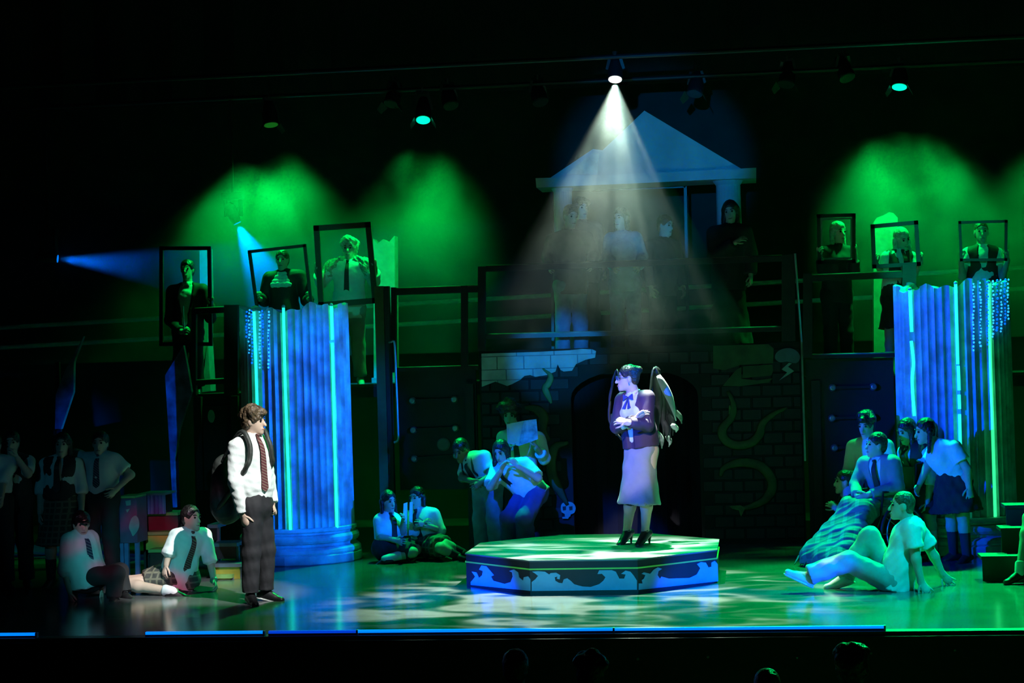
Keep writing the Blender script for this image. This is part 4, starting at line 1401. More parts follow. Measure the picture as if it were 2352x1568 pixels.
    if st:
        Hs = Sdf()
        big = {'short': 1.0, 'mop': 1.1, 'curly': 1.18, 'afro': 1.25, 'long': 1.02, 'bun': .99, 'pony': 1.0, 'tails': 1.0, 'cap': 1.06, 'crop': .95}[st]
        Hs.ell(head - hf * .022 * s + hu * .042 * s, [hr, hf, hu], V(.085, .102, .094) * s * big, .02)
        Hs.ell(head - hf * .05 * s - hu * .02 * s, [hr, hf, hu], V(.075, .06, .075) * s * (big if st not in ('bun', 'crop') else .9), .03)
        if st in ('mop', 'curly', 'afro'):
            rn = random.Random(int(head[0] * 1000))
            for q in range(16):
                th, ph = rn.uniform(0, 6.28), rn.uniform(.1, 1.5)
                v = hr * math.cos(th) * math.sin(ph) + hf * math.sin(th) * math.sin(ph) * .95 + hu * math.cos(ph)
                Hs.ell(head - hf * .02 + hu * .035 + v * .085 * s * big, np.eye(3), V(.033, .033, .03) * s * big, .02)
            if st == 'mop':
                Hs.cap(head + hf * .08 * s + hu * .085 * s, head + hf * .055 * s + hu * .09 * s, .035 * s, k=.02)
        if st == 'long':
            for q in (1, -1):
                Hs.cap(head + hr * q * .07 * s - hf * .02 + hu * .02, head + hr * q * .085 * s - hf * .01 - V(0, 0, .22) * s, .036 * s, .028 * s, k=.03)
            Hs.cap(head - hf * .06 * s, head - hf * .085 * s - V(0, 0, .24) * s, .06 * s, .045 * s, k=.03)
        if st == 'bun':
            Hs.ell(head - hf * .105 * s + hu * .075 * s, np.eye(3), V(.045, .045, .042) * s, .02)
        if st == 'pony':
            Hs.cap(head - hf * .10 * s + hu * .04, head - hf * .15 * s - hu * .1, .035 * s, .03 * s, k=.02)
            Hs.cap(head - hf * .15 * s - hu * .1, head - hf * .12 * s - V(0, 0, .24) * s, .03 * s, .014 * s, k=.02)
        if st == 'tails':
            for q in (1, -1):
                Hs.cap(head + hr * q * .085 * s - hf * .02, head + hr * q * .11 * s + hf * .01 - V(0, 0, .2) * s, .03 * s, .017 * s, k=.02)
        if st == 'cap':
            Hs.cap(head + hf * .06 * s + hu * .06 * s, head + hf * .15 * s + hu * .045 * s, .06 * s, .05 * s, k=.02, n=hu, sq=.25)
        Hs.ell(head + hf * .085 * s - hu * .035 * s, [hr, hf, hu], V(.064, .085, .10) * s, .01, '-')
        if st not in ('long', 'pony', 'tails'):
            for q in (1, -1):
                Hs.ell(head + hr * q * .085 * s + hf * .0 - hu * .03 * s, [hr, hf, hu], V(.025, .03, .045) * s, .01, '-')
        put('hair', Hs.mesh(min(h, .0115), .007 if st in ('mop', 'curly', 'afro') else .004, int(abs(head[0]) * 991) % 1000, 3.0), hm, root)
    # ---- clothes
    seed = int(abs(head[0] * 777 + head[2] * 333)) % 9999
    if bottom:
        kind, bmat = bottom[0], bottom[1]
        S = Sdf()
        if kind == 'trousers':
            fl_ = bottom[2] if len(bottom) > 2 else .012
            S.cap(hR * .9 + hL * .1, hL * .9 + hR * .1, .108 * s + .014, k=.05, n=fw, sq=.95)
            S.cap(pelvis, waist - up * .02, .148 * s + .012, .13 * s + .014, k=.05, n=fw, sq=.76, fb=True)
            leg(S, hR, kR, aR, .016, 1.97, fl_)
            leg(S, hL, kL, aL, .016, 1.97, fl_)
            put('trousers', S.mesh(h, fold, seed + 1), bmat, root)
        elif kind == 'skirt':              # standing: from the waist to a hem height
            hem = bottom[2]
            hr_ = bottom[3] if len(bottom) > 3 else .24
            c = (kR + kL) / 2
            tq = (waist[2] - hem) / max(.05, waist[2] - c[2])
            e = waist + (c - waist) * tq
            e[2] = hem
            S.cap(waist, e, (.125 if female else .135) * s, hr_ * s, k=.04, n=fw, sq=.8, fb=True, fa=True)
            S.cap(hR * .9 + hL * .1, hL * .9 + hR * .1, .115 * s, k=.05, n=fw, sq=.95)
            put('skirt', S.mesh(h, fold * 2.4, seed + 1, .8), bmat, root)
        elif kind == 'lap':                # seated: over the thighs
            tt = bottom[2] if len(bottom) > 2 else .9
            S.cap(hR * .9 + hL * .1, hL * .9 + hR * .1, .13 * s, k=.05)
            S.cap(pelvis, waist, .15 * s, .13 * s, k=.05, n=fw, sq=.8, fb=True)
            for hp_, kn in ((hR, kR), (hL, kL)):
                S.cap(hp_, hp_ + (kn - hp_) * tt, .115 * s, .11 * s, k=.1, fb=tt < 1)
            S.half(V(0, 0, z0 + .012), V(0, 0, -1))
            put('skirt', S.mesh(h, fold * 1.5, seed + 1, 1.3), bmat, root)
        if kind == 'trousers' and tie != 'none' and top and top[1] != 'untucked':
            S = Sdf()
            S.cap(waist - up * .045 * s, waist - up * .01 * s, .148 * s + .008, .148 * s + .008, k=.01, n=fw, sq=.76, fa=True, fb=True)
            put('belt', S.mesh(.011), M_BELT, root)
    if top:
        tm, style, slv = top[0], top[1], top[2]
        puff = top[3] if len(top) > 3 else .014
        S = Sdf()
        torso(S, puff, 1.12, False)
        if style == 'untucked':
            S.cap(waist, pelvis - up * .10 * s, .15 * s + puff, .165 * s + puff, k=.05, n=fw, sq=.8, fb=True)
        else:
            S.cap(waist + up * .04, waist - up * .03, .155 * s + puff, .15 * s + puff, k=.04, n=fw, sq=.78, fb=True)
        if slv > 0:
            arm(S, sR, eR, wR, puff, slv, .008 if slv < 1.2 else .004)
            arm(S, sL, eL, wL, puff, slv, .008 if slv < 1.2 else .004)
        put(top[4] if len(top) > 4 else 'shirt', S.mesh(h, fold, seed), tm, root)
        # collar: a slit ring round the neck
        if len(top) <= 5 or top[5]:
            S = Sdf()
            nu = unit(head - neck)
            S.cap(neck - up * .012, neck + nu * .035 * s, .074 * s, .068 * s, k=.01, fa=True, fb=True)
            S.cap(neck - up * .02, neck + nu * .05, .058 * s, .060 * s, k=.01, op='-')
            for q in (1, -1):
                S.cap(neck + fw * .062 * s + rt * q * .012 + up * .01, neck + fw * .072 * s + rt * q * .045 * s - up * .035 * s, .014, .010, k=.012, n=fw, sq=.5)
            put('collar', S.mesh(.010), tm if len(top) <= 5 else top[5], root)
    if vest:
        S = Sdf()
        torso(S, .026, 1.12, False)
        S.cap(waist, pelvis + up * .02, .155 * s + .02, .16 * s + .02, k=.04, n=fw, sq=.78, fb=True)
        S.cap(chest + up * .25 * s + fw * .12 * s, chest - up * .03 + fw * .15 * s, .095 * s, .03, k=.01, op='-')
        put('vest', S.mesh(h, fold * .5, seed + 3), vest, root)
    if tie and tie != 'none':
        off = .022 + (.02 if vest else 0)
        fwd = (.72 * .158 * s)
        pts = [neck + fw * (.066 * s + off * .6) - up * .005, chest + up * .06 + fw * (fwd + off + (.02 if female else 0)), waist + up * .06 * s + fw * (fwd + off), waist - up * .05 * s + fw * (fwd + off)]
        if len(pts) and isinstance(tie, tuple):
            tm, drop = tie
            pts[-1] = pts[-1] + drop
        else:
            tm = tie
        q = smooth_open(pts, 5)
        n = len(q)
        mb = MB()
        rr = []
        for i in range(n):
            wd = (.017 + .026 * i / n) * s if i < n - 2 else (.03 if i == n - 2 else .004)
            rr += [q[i] - rt * wd, q[i] + rt * wd, q[i] + rt * wd + fw * .008, q[i] - rt * wd + fw * .008]
        fc = []
        for i in range(n - 1):
            for k in range(4):
                fc.append((4 * i + k, 4 * i + (k + 1) % 4, 4 * i + 4 + (k + 1) % 4, 4 * i + 4 + k))
        fc += [(3, 2, 1, 0), tuple(4 * (n - 1) + k for k in range(4))]
        add('tie', rr, fc, tm, root)
        MB().lathe(q[0] + up * .012 + fw * .004, -up, [(.017, -.012), (.02, .0), (.013, .022)], 8).make('tie_knot', tm, root)
    # ---- feet
    for an, to, sd in ((aR, tR, 1), (aL, tL, -1)):
        d = unit(to - an)
        if shoes:
            fd = d.copy()
            upv = unit(np.cross(np.cross(fd, V(0, 0, 1)), fd)) if abs(fd[2]) < .9 else f0
            if len(shoes) > 3: upv = shoes[3]
            sole = an - upv * .06 * s
            heel = an - fd * .045 * s - upv * .045 * s
            toe = an + fd * .165 * s - upv * .045 * s
            S = Sdf()
            S.cap(heel, toe, .038 * s, .034 * s, k=.02, n=upv, sq=.85)
            S.cap(an - upv * .01, an + fd * .09 * s - upv * .035 * s, .043 * s, .034 * s, k=.03)
            S.half(an - upv * .072 * s, -upv)
            so = put('shoe', S.mesh(.0115), shoes[0], root)
            if len(shoes) > 1 and shoes[1]:
                S = Sdf()
                S.cap(heel - upv * .026 * s, toe - upv * .026 * s, .042 * s, .038 * s, k=.01, n=upv, sq=.37)
                put('sole', S.mesh(.0105), shoes[1], so)
        if socks:
            S = Sdf()
            kn = kR if sd == 1 else kL
            S.cap(an - unit(kn - an) * .01, an + unit(kn - an) * socks[1], .046 * s, .05 * s + .008, k=.01, fb=True)
            put('sock', S.mesh(.0115), socks[0], root)
    info = dict(root=root, head=head, hf=hf, hr=hr, hu=hu, neck=neck, chest=chest, waist=waist, pelvis=pelvis, fw=fw, rt=rt, up=up, sR=sR, sL=sL, eR=eR, eL=eL, wR=wR, wL=wL, hR=hR, hL=hL, kR=kR, kL=kL, aR=aR, aL=aL, dR=dR, dL=dL, s=s)
    if DEBUG:
        ln = lambda p, q: round(float(np.linalg.norm(p - q)), 2)
        print('PERSON %-60s spine %.2f headneck %.2f sh %.2f uaR %.2f faR %.2f uaL %.2f faL %.2f thR %.2f shR %.2f thL %.2f shL %.2f' % (label[:60], ln(neck, pelvis), ln(head, neck), ln(sR, sL), ln(sR, eR), ln(eR, wR), ln(sL, eL), ln(eL, wL), ln(hR, kR), ln(kR, aR), ln(hL, kL), ln(kL, aL)))
    return info


DEBUG = False

def K(px, y, z):                        # photo column px at depth y, at height z
    p = P(px, 1200, y)
    q = P(px, 1200 + (p[2] - z) * FPX / ((p - CAM) @ FW), y)
    return V(q[0], y, z)


def jacket(I, m, name='jacket', open_r=.07, sleeve=1.93, e=.03, low=.08, seed=5, hh=.0135, deep=-.02):
    S = Sdf()
    s, fw, rt, up = I['s'], I['fw'], I['rt'], I['up']
    wa, ch, pe, nk, sR, sL = I['waist'], I['chest'], I['pelvis'], I['neck'], I['sR'], I['sL']
    S.cap(wa, ch, .155 * s + e, .155 * s + e, k=.05, n=fw, sq=.76)
    S.cap(wa, pe - up * low, .158 * s + e, .168 * s + e, k=.05, n=fw, sq=.8, fb=True)
    S.cap(sR * .8 + sL * .2 - up * .035, sL * .8 + sR * .2 - up * .035, .07 * s + e, k=.05, n=fw, sq=.95)
    S.cap(nk - up * .03, sR * .87 + nk * .13, .048 * s + e, k=.04)
    S.cap(nk - up * .03, sL * .87 + nk * .13, .048 * s + e, k=.04)
    for a, b, c in ((sR, I['eR'], I['wR']), (sL, I['eL'], I['wL'])):
        S.cap(a, b, .055 * s + e * .8, .046 * s + e * .8, k=.03)
        if sleeve > 1:
            S.cap(b, b + (c - b) * (sleeve - 1), .046 * s + e * .7, .036 * s + e * .7, k=.025, fb=True)
    S.cap(nk + fw * .11 * s + up * .04, ch + up * deep + fw * .16 * s, open_r * s * 1.3, open_r * s * .8, k=.01, op='-')
    S.cap(ch + up * deep + fw * .17 * s, pe - up * .25 + fw * .18 * s, open_r * s * .7, open_r * s * .5, k=.01, op='-')
    S.cap(nk - up * .04, nk + up * .1, .058 * s, .062 * s, k=.01, op='-')
    return put(name, S.mesh(hh, .005, seed), m, I['root'])


def glasses(I, m):
    h_, hf, hr, hu = I['head'], I['hf'], I['hr'], I['hu']
    mb = MB()
    for q in (1, -1):
        c = h_ + hr * q * .034 + hf * .102 + hu * .010
        ring = [c + hr * .024 * math.cos(t) + hu * .019 * math.sin(t) for t in np.linspace(0, 2 * math.pi, 15)]
        mb.tube(ring, .0028, 5)
        mb.tube([c + hr * q * .024, h_ + hr * q * .078 + hf * .06 + hu * .014, h_ + hr * q * .08 - hf * .01 + hu * .01], .0026, 5)
    mb.tube([h_ + hr * .011 + hf * .106 + hu * .012, h_ - hr * .011 + hf * .106 + hu * .012], .0028, 5)
    return mb.make('glasses', m, I['root'])


def frame_prop(label, corners, y, wpx, tpx=None, m=None, crest=None, inner=None, bottom=True):
    """picture frame; corners tl, tr, br, bl in photo pixels"""
    w_ = [P(*c, y) for c in corners]
    t = thing('picture_frame', label, 'picture frame', (w_[2] + w_[3]) / 2, 'picture frames held up by performers')
    m = m or M_RAIL
    wd = wpx / 207
    for i, nm in enumerate(('frame_top', 'frame_side', 'frame_bottom', 'frame_side')):
        if nm == 'frame_bottom' and not bottom: continue
        a, b = w_[i], w_[(i + 1) % 4]
        d = unit(b - a) * wd * .5
        MB().beam(a - d, b + d, wd * (1.0), .035).make(nm, m, t)
    if inner:
        for i in range(4):
            c = sum(w_) / 4
            a, b = [c + (q - c) * .86 for q in (w_[i], w_[(i + 1) % 4])]
            MB().beam(a, b, .018, .02).make('inner_border', inner, t)
    if crest:
        MB().plate(smooth_closed([P(*c, y - .01) for c in crest], 3), (0, .03, 0)).make('crest', M_PALE, t)
    return t


# ---------------------------------------------------------------- young man with a backpack
I = person('young man in white shirt, striped tie and dark trousers standing with a backpack', 1.9, 47, (584, 967), 80, 4, 0, (578, 1001), (588, 1152), h=.0105,
           shR=(541, 1022, -.13), shL=(603, 1015, .12), elR=(539, 1106, -.17), wrR=(557, 1180, -.15), handR=(563, 1199, -.15), elL=(617, 1098, .18), wrL=(625, 1156, .1), handL=(630, 1172, .08),
           hipR=(578, 1162, -.07), hipL=(600, 1160, .07), knR=(577, 1270, -.07), anR=K(575, 1.83, .085), knL=(610, 1264, .1), anL=K(610, 2.02, .085), toR=K(588, 1.68, .045), toL=K(650, 1.98, .05),
           curlR=.9, curlL=1.0, hair=('mop', M_HAIRB), top=(M_SHIRT, 'tucked', 1.97, .02), bottom=('trousers', M_TROUS, .010), shoes=(M_SHOEK, M_SOLE), tie=M_TIER, fold=.008)
B = thing('backpack', 'dark backpack hanging on the standing young man\'s back', 'backpack', P(508, 1190, 2.15))
S = Sdf()
bd = V(-.73, .68, 0)
bc = P(520, 1110, 2.08)
S.cap(bc + V(0, 0, .14), bc - V(0, 0, .22), .13, .15, k=.05, n=bd, sq=.75)
S.cap(bc + bd * .10 + V(0, 0, -.03), bc + bd * .10 - V(0, 0, .22), .10, .11, k=.03, n=bd, sq=.7)
M_PACK = mat('dark_nylon', (.03, .033, .03), .55, var=.4, nscale=8, bump=.4, bscale=14)
put('pack_body', S.mesh(.012, .008, 4), M_PACK, B)
S = Sdf()
S.cap(bc + bd * .16 - V(0, 0, .10), bc + bd * .17 - V(0, 0, .2), .07, .075, k=.03, n=bd, sq=.6)
put('front_pocket', S.mesh(.012, .004, 8), M_PACK, B)
sR = I['sR']
for q, dz in ((I['sR'], 0), (I['sL'], 0)):
    f = I['fw']
    pts = smooth_open([bc + V(0, 0, .17) + (q - I['neck']) * .4, q * .72 + I['neck'] * .28 + V(0, 0, .088), q * .72 + I['neck'] * .28 + f * .125 + V(0, 0, .0), q * .8 + I['neck'] * .2 + f * .15 - V(0, 0, .13), q * .95 + I['neck'] * .05 + f * .09 - V(0, 0, .24), bc + (q - I['neck']) * .7 - V(0, 0, .2)], 5)
    mb = MB().tube(pts, .022, 8)
    mb.make('shoulder_strap', M_PACK, B, smooth=True)
MB().tube(smooth_open([bc + V(0, 0, .26) + bd * .02, bc + V(.02, 0, .32), bc + V(.04, 0, .26)], 4), .01, 6).make('grab_loop', M_PACK, B)
MB().ball(P(492, 1110, 2.2), .009, 6).make('zip_pull', M_STEEL, B)

# ---------------------------------------------------------------- winged woman on the platform
I = person('woman in plum blazer, white blouse and long grey skirt with folded arms on the platform', 3.55, -38, (1441, 869), -78, 2, 0, (1457, 905), (1474, 1034), z0=PZ, female=True, h=.0105,
           shR=(1428, 920, .09), shL=(1487, 914, -.1), elL=(1488, 976, -.2), wrL=(1441, 970, -.33), handL=(1420, 965, -.30), elR=(1416, 980, -.02), wrR=(1459, 962, -.27), handR=(1478, 950, -.24),
           anR=K(1440, 3.6, PZ + .12), anL=K(1482, 3.52, PZ + .12), toR=K(1418, 3.47, PZ + .035), toL=K(1459, 3.38, PZ + .035), knR=(1450, 1138, .02), knL=(1486, 1138, -.06), curlL=.35, curlR=.3, spreadL=.16,
           hair=('bun', M_HAIR), top=(M_BLOUSE, 'tucked', 1.5, .012, 'blouse'), bottom=('skirt', M_SKIRT, P(1470, 1158, 3.5)[2], .225), shoes=(M_SHOEK, None), fold=.005)
jacket(I, M_BLAZER, 'blazer', .085, 1.9, .022, -.03, 11, .0105)
glasses(I, M_BOW)
for hp_, kn, an in ((I['hR'], I['kR'], I['aR']), (I['hL'], I['kL'], I['aL'])):
    S = Sdf()
    S.cap(hp_ * .3 + kn * .7, kn, .074, .068, k=.02)
    S.cap(kn, kn * .72 + an * .28, .066, .062, k=.02, fb=True)
    put('legging', S.mesh(.0115, .003, 3), mat('navy_legging', (.015, .017, .05), .7), I['root'])
for an in (I['aR'], I['aL']):
    MB().lathe(V(an[0], an[1], PZ) + V(.035, .03, 0), (0, 0, 1), [(.008, 0), (.012, .03), (.022, .07)], 10).make('shoe_heel', M_SHOEK, I['root'])
    MB().tube([an + V(-.035, .02, .0), an + V(-.02, -.045, .0), an + V(.03, -.03, .01)], .005, 6).make('ankle_strap', M_SHOEK, I['root'])
nk, fw_, rt_ = I['neck'], I['fw'], I['rt']
for q in (1, -1):
    MB().plate([nk + fw_ * .088 - V(0, 0, .02), nk + fw_ * .09 + rt_ * q * .055 + V(0, 0, .01), nk + fw_ * .09 + rt_ * q * .06 - V(0, 0, .05)][::q], fw_ * .014).make('bow_loop', M_BOW, I['root'])
    MB().plate([nk + fw_ * .09 - V(0, 0, .02), nk + fw_ * .12 + rt_ * q * .015 - V(0, 0, .13), nk + fw_ * .12 + rt_ * q * .05 - V(0, 0, .12)][::q], fw_ * .01).make('bow_tail', M_BOW, I['root'])
MB().ball(I['head'] + I['hr'] * -.086 - V(0, 0, .045), .008, 6).make('earring', M_STEEL, I['root'])

Wg = thing('feathered_wings', 'black and white feathered wings worn behind the blazer', 'wings', P(1500, 1000, 3.85))
M_FEK = mat('black_feather', (.016, .016, .018), .6, var=.4, nscale=20)
M_FEW = mat('white_feather', (.7, .72, .72), .7, var=.08)
M_FEG = mat('grey_green_feather', (.2, .25, .22), .7, var=.5, nscale=20)
wy = 3.86


def feather(a, b, w_, m, bend=6):
    fy = wy - .11 if m is M_FEW else wy
    pa, pb = P(*a, fy + random.uniform(-.03, .05)), P(*b, fy + random.uniform(-.05, .05))
    mid = (pa + pb) / 2 + V(bend / 245, 0, 0)
    q = smooth_open([pa, mid, pb], 5)
    n = len(q)
    mb = MB().tube(q, [max(.006, w_ / 245 / 2 * math.sin(math.pi * (.08 + .92 * i / (n - 1)) ** .7)) for i in range(n)], 7)
    yc = (pa[1] + pb[1]) / 2
    mb.v = [(x, yc + (y - yc) * .3, z) for x, y, z in mb.v]
    return mb.make('feather', m, Wg, smooth=True)


MB().tube(smooth_open([P(1492, 960, 3.72), P(1494, 900, 3.8), P(1503, 845, wy), P(1520, 880, wy), P(1552, 940, wy)], 5), [.014] * 21, 7).make('wing_frame', M_FEK, Wg, smooth=True)
MB().tube(smooth_open([P(1445, 960, 3.75), P(1425, 905, 3.8), P(1417, 849, wy), P(1404, 900, wy), P(1399, 965, wy), P(1428, 1010, wy)], 5), .009, 7).make('wing_frame', M_FEK, Wg, smooth=True)
for a, b, w_, m in (((1512, 862), (1553, 966), 20, M_FEW), ((1542, 975), (1553, 992), 14, M_FEW), ((1530, 1000), (1536, 1026), 12, M_FEG), ((1505, 855), (1524, 1000), 24, M_FEK), ((1502, 858), (1512, 990), 22, M_FEK), ((1510, 860), (1540, 1010), 24, M_FEK),
                    ((1518, 880), (1550, 990), 22, M_FEK), ((1545, 940), (1566, 972), 14, M_FEG), ((1500, 880), (1508, 1000), 22, M_FEK), ((1506, 990), (1520, 1030), 16, M_FEG), ((1500, 850), (1504, 885), 14, M_FEG), ((1520, 960), (1531, 1010), 18, M_FEK),
                    ((1535, 950), (1545, 1000), 16, M_FEK), ((1506, 930), (1510, 950), 9, M_FEG), ((1503, 843), (1510, 868), 16, M_FEK)):
    feather(a, b, w_, m)
for a, b in (((1416, 852), (1404, 900)), ((1408, 880), (1399, 945)), ((1402, 920), (1402, 975)), ((1404, 950), (1416, 1000))):
    feather(a, b, 7, M_FEK, -3)

# ---------------------------------------------------------------- reclining youth
I = person('barefaced youth in pale short-sleeved shirt reclining on the floor with hands behind', 2.3, -80, (2071, 1162), -86, -2, 0, (2092, 1198), (2060, 1328), h=.011,
           shL=(2094, 1213, -.16), shR=(2106, 1208, .17), elL=(2104, 1284, -.2), wrL=(2116, 1336, -.2), handL=(2130, 1358, -.24), elR=(2146, 1278, .22), wrR=(2164, 1318, .25), handR=(2182, 1336, .25),
           hipL=(2048, 1335, -.08), hipR=(2048, 1328, .1), knL=(1950, 1289, -.12), anL=(1856, 1322, -.12), toL=(1800, 1296, -.1), knR=(1998, 1230, .14), anR=(1938, 1324, .12), toR=(1890, 1338, .1), curlL=.22, curlR=.2, spreadL=.28, spreadR=.26,
           hair=('crop', M_HAIRB), top=(M_SHIRT, 'untucked', .66, .034), bottom=('trousers', M_KHAKI, .022), shoes=(M_SHOEW, M_SOLE), fold=.009)

# ---------------------------------------------------------------- left-hand floor group
I = person('pupil with dark cap seated on the floor, pink-lit shirt and striped tie', 2.25, 30, (187, 1204), 35, 6, 0, (181, 1230), (196, 1326), s=.92,
           shR=(158, 1238, -.1), shL=(211, 1234, .1), elR=(150, 1310, -.14), wrR=(160, 1358, -.14), handR=(164, 1380, -.14), elL=(224, 1302, .1), wrL=(232, 1348, .15),
           knR=(268, 1318, -.1), anR=(262, 1368, -.05), knL=(275, 1312, .15), anL=(285, 1362, .1), hair=('cap', M_HAIRK), top=(M_SHIRT, 'untucked', 1.05, .03), bottom=('trousers', M_BTROUS), shoes=(M_SHOEK,), tie=M_TIEB, fold=.008)
I = person('girl in plaid skirt and red tie seated on the floor leaning on one hand', 2.75, 38, (440, 1190), 62, 0, 0, (434, 1219), (408, 1326), s=.95, female=True, h=.012,
           shR=(406, 1228, -.1), shL=(470, 1226, .1), elR=(389, 1268, -.18), wrR=(382, 1296, -.2), elL=(482, 1284, .06), wrL=(491, 1332, .02), handL=(497, 1348, -.03),
           knR=(284, 1342, -.22), anR=(398, 1358, -.34), toR=(446, 1364, -.34), knL=(292, 1336, -.05), anL=(388, 1350, -.12), toL=(436, 1352, -.14), hair=('pony', M_HAIRK), top=(M_SHIRT, 'untucked', 1.15, .024), bottom=('lap', M_PLAID, .55), shoes=(M_SHOEK, None), socks=(M_SOCK, .10), tie=M_TIER, fold=.008)
MB().lathe(I['wL'], I['dL'], [(.036, -.012), (.038, 0), (.036, .012)], 12).make('bracelet', M_STEEL, I['root'])
# four students standing in the dark behind them
person('student at the picture edge, only a pale sleeve showing', 2.95, 30, (-14, 1022), 40, 0, 0, (-14, 1050), (-14, 1150), s=.94, elL=(6, 1100, -.1), wrL=(4, 1140, -.2), hair=('short', M_HAIRK), top=(M_SHIRT, 'tucked', 1.3, .02), bottom=('trousers', M_BTROUS), shoes=(M_SHOEK,), h=.017)
person('student in dark vest with a hand raised to the chin, standing in the dark', 3.15, 15, (26, 1018), 15, 0, 0, (26, 1047), (32, 1150), s=.94, elL=(64, 1088, -.12), wrL=(40, 1052, -.2), handL=(32, 1034, -.2), hair=('short', M_HAIRK), top=(M_SHIRT, 'tucked', .8, .014), vest=M_BSUIT, bottom=('trousers', M_BTROUS), shoes=(M_SHOEK,), h=.017)
person('student in open vest, tie and plaid skirt standing in the dark', 3.3, 8, (143, 1022), 10, 0, 0, (140, 1051), (138, 1148), s=.94, female=True, hair=('long', M_HAIRK), top=(M_SHIRT, 'tucked', 1.2, .02), vest=M_BSUIT, bottom=('skirt', M_PLAID, P(138, 1250, 3.3)[2], .26), shoes=(M_SHOEK,), socks=(M_SOCKK, .2), tie=M_TIEK, h=.017)
I = person('student in white shirt and dark tie standing with one hand on the hip', 3.45, 0, (230, 1019), 5, 0, 0, (232, 1046), (232, 1138), s=.95, shR=(200, 1053), shL=(264, 1053), elR=(158, 1042, .12), wrR=(112, 1062, .3), elL=(300, 1090), wrL=(268, 1122, -.1), hair=('short', M_HAIRK), top=(M_SHIRT, 'tucked', .72, .026), bottom=('trousers', M_BTROUS), shoes=(M_SHOEK,), tie=M_TIEB, h=.015)

# ---------------------------------------------------------------- frame holders on the left decks
I = person('wand holder in dark suit framed by a tall black picture frame', 6.75, 0, (430, 620), 0, 0, 0, (431, 653), (432, 762), z0=1.80, s=.95, shR=(396, 670), shL=(468, 668), elR=(390, 735, -.02), wrR=(418, 762, -.26), handR=(428, 755, -.3), elL=(484, 730, 0), wrL=(486, 700, -.22), handL=(487, 690, -.25), curlR=1.0, curlL=.9,
           hair=('short', M_HAIRK), top=(M_SHIRT, 'tucked', 1.0, .010), bottom=('trousers', M_BTROUS), shoes=(M_SHOEK,), h=.0135)
jacket(I, M_BSUIT, 'suit_jacket', .085, 1.9, .026, .1, 3, .0135, -.12)
solo(MB().tube([P(423, 762, 6.44), P(421, 703, 6.44)], [.008, .004], 8), 'wand', mat('blue_wand', (.3, .35, .7), .4), P(423, 762, 6.44), 'slim wand held upright by the dark-suited performer', 'wand')
frame_prop('tall black picture frame around the dark-suited wand holder', [(371, 570), (481, 570), (484, 790), (371, 790)], 6.47, 9)
I = person('performer in black gown and white ruffled jabot inside a tilted frame', 6.75, 0, (648, 597), 0, 4, 0, (651, 625), (655, 738), z0=1.86, s=.92, shR=(617, 636), shL=(691, 632), elR=(606, 690, -.02), wrR=(595, 686, -.24), handR=(591, 674, -.3), elL=(704, 690, -.02), wrL=(712, 686, -.24), handL=(713, 674, -.3), curlR=.9, curlL=.9,
           hair=('short', M_HAIR), top=(M_BSUIT, 'untucked', 1.7, .03, 'gown', M_SHIRT), bottom=('trousers', M_BTROUS), shoes=(M_SHOEK,), h=.0135)
for k in range(4):
    S = Sdf()
    c = I['neck'] + I['fw'] * (.085 + .018 * k) - V(0, 0, .025 + .042 * k)
    S.cap(c - I['rt'] * (.03 + .022 * k), c + I['rt'] * (.03 + .022 * k), .032, k=.02, n=I['fw'], sq=.5)
    put('jabot_ruffle', S.mesh(.0115, .008, k, 2.5), M_SHIRT, I['root'])
frame_prop('thin black picture frame tilted behind the broken column top', [(573, 578), (700, 564), (718, 722), (593, 724)], 6.42, 7)
I = person('performer in pale curly wig and fluffy white jacket holding a tall frame', 6.85, 0, (802, 572), 0, 0, 0, (802, 601), (802, 712), z0=1.86, s=.98, shR=(764, 612), shL=(841, 610), elR=(738, 648, -.02), wrR=(727, 622, -.24), handR=(725, 610, -.28), elL=(860, 645, -.02), wrL=(862, 614, -.24), handL=(862, 602, -.28), curlR=.9, curlL=.9,
           hair=('curly', M_BLOND), top=(M_SHIRT, 'untucked', 1.6, .03), bottom=('trousers', M_KHAKI), shoes=(M_SHOEW,), tie=M_TIEK, h=.0135)
for sgn, q in ((1, I['sR']), (-1, I['sL'])):
    S = Sdf()
    S.cap(I['neck'] * .55 + q * .45 + V(0, 0, .03), q + V(0, 0, -.02), .065, .085, k=.04)
    S.cap(q, q * .5 + (I['eR'] if sgn == 1 else I['eL']) * .5, .08, .07, k=.04)
    put('fluffy_shoulder', S.mesh(.012, .016, 7 + sgn, 2.2), M_BLOND, I['root'])
frame_prop('large olive-black picture frame held by the curly-wigged performer', [(727, 524), (846, 516), (862, 690), (738, 700)], 6.53, 13, m=mat('olive_frame', (.035, .04, .018), .5))

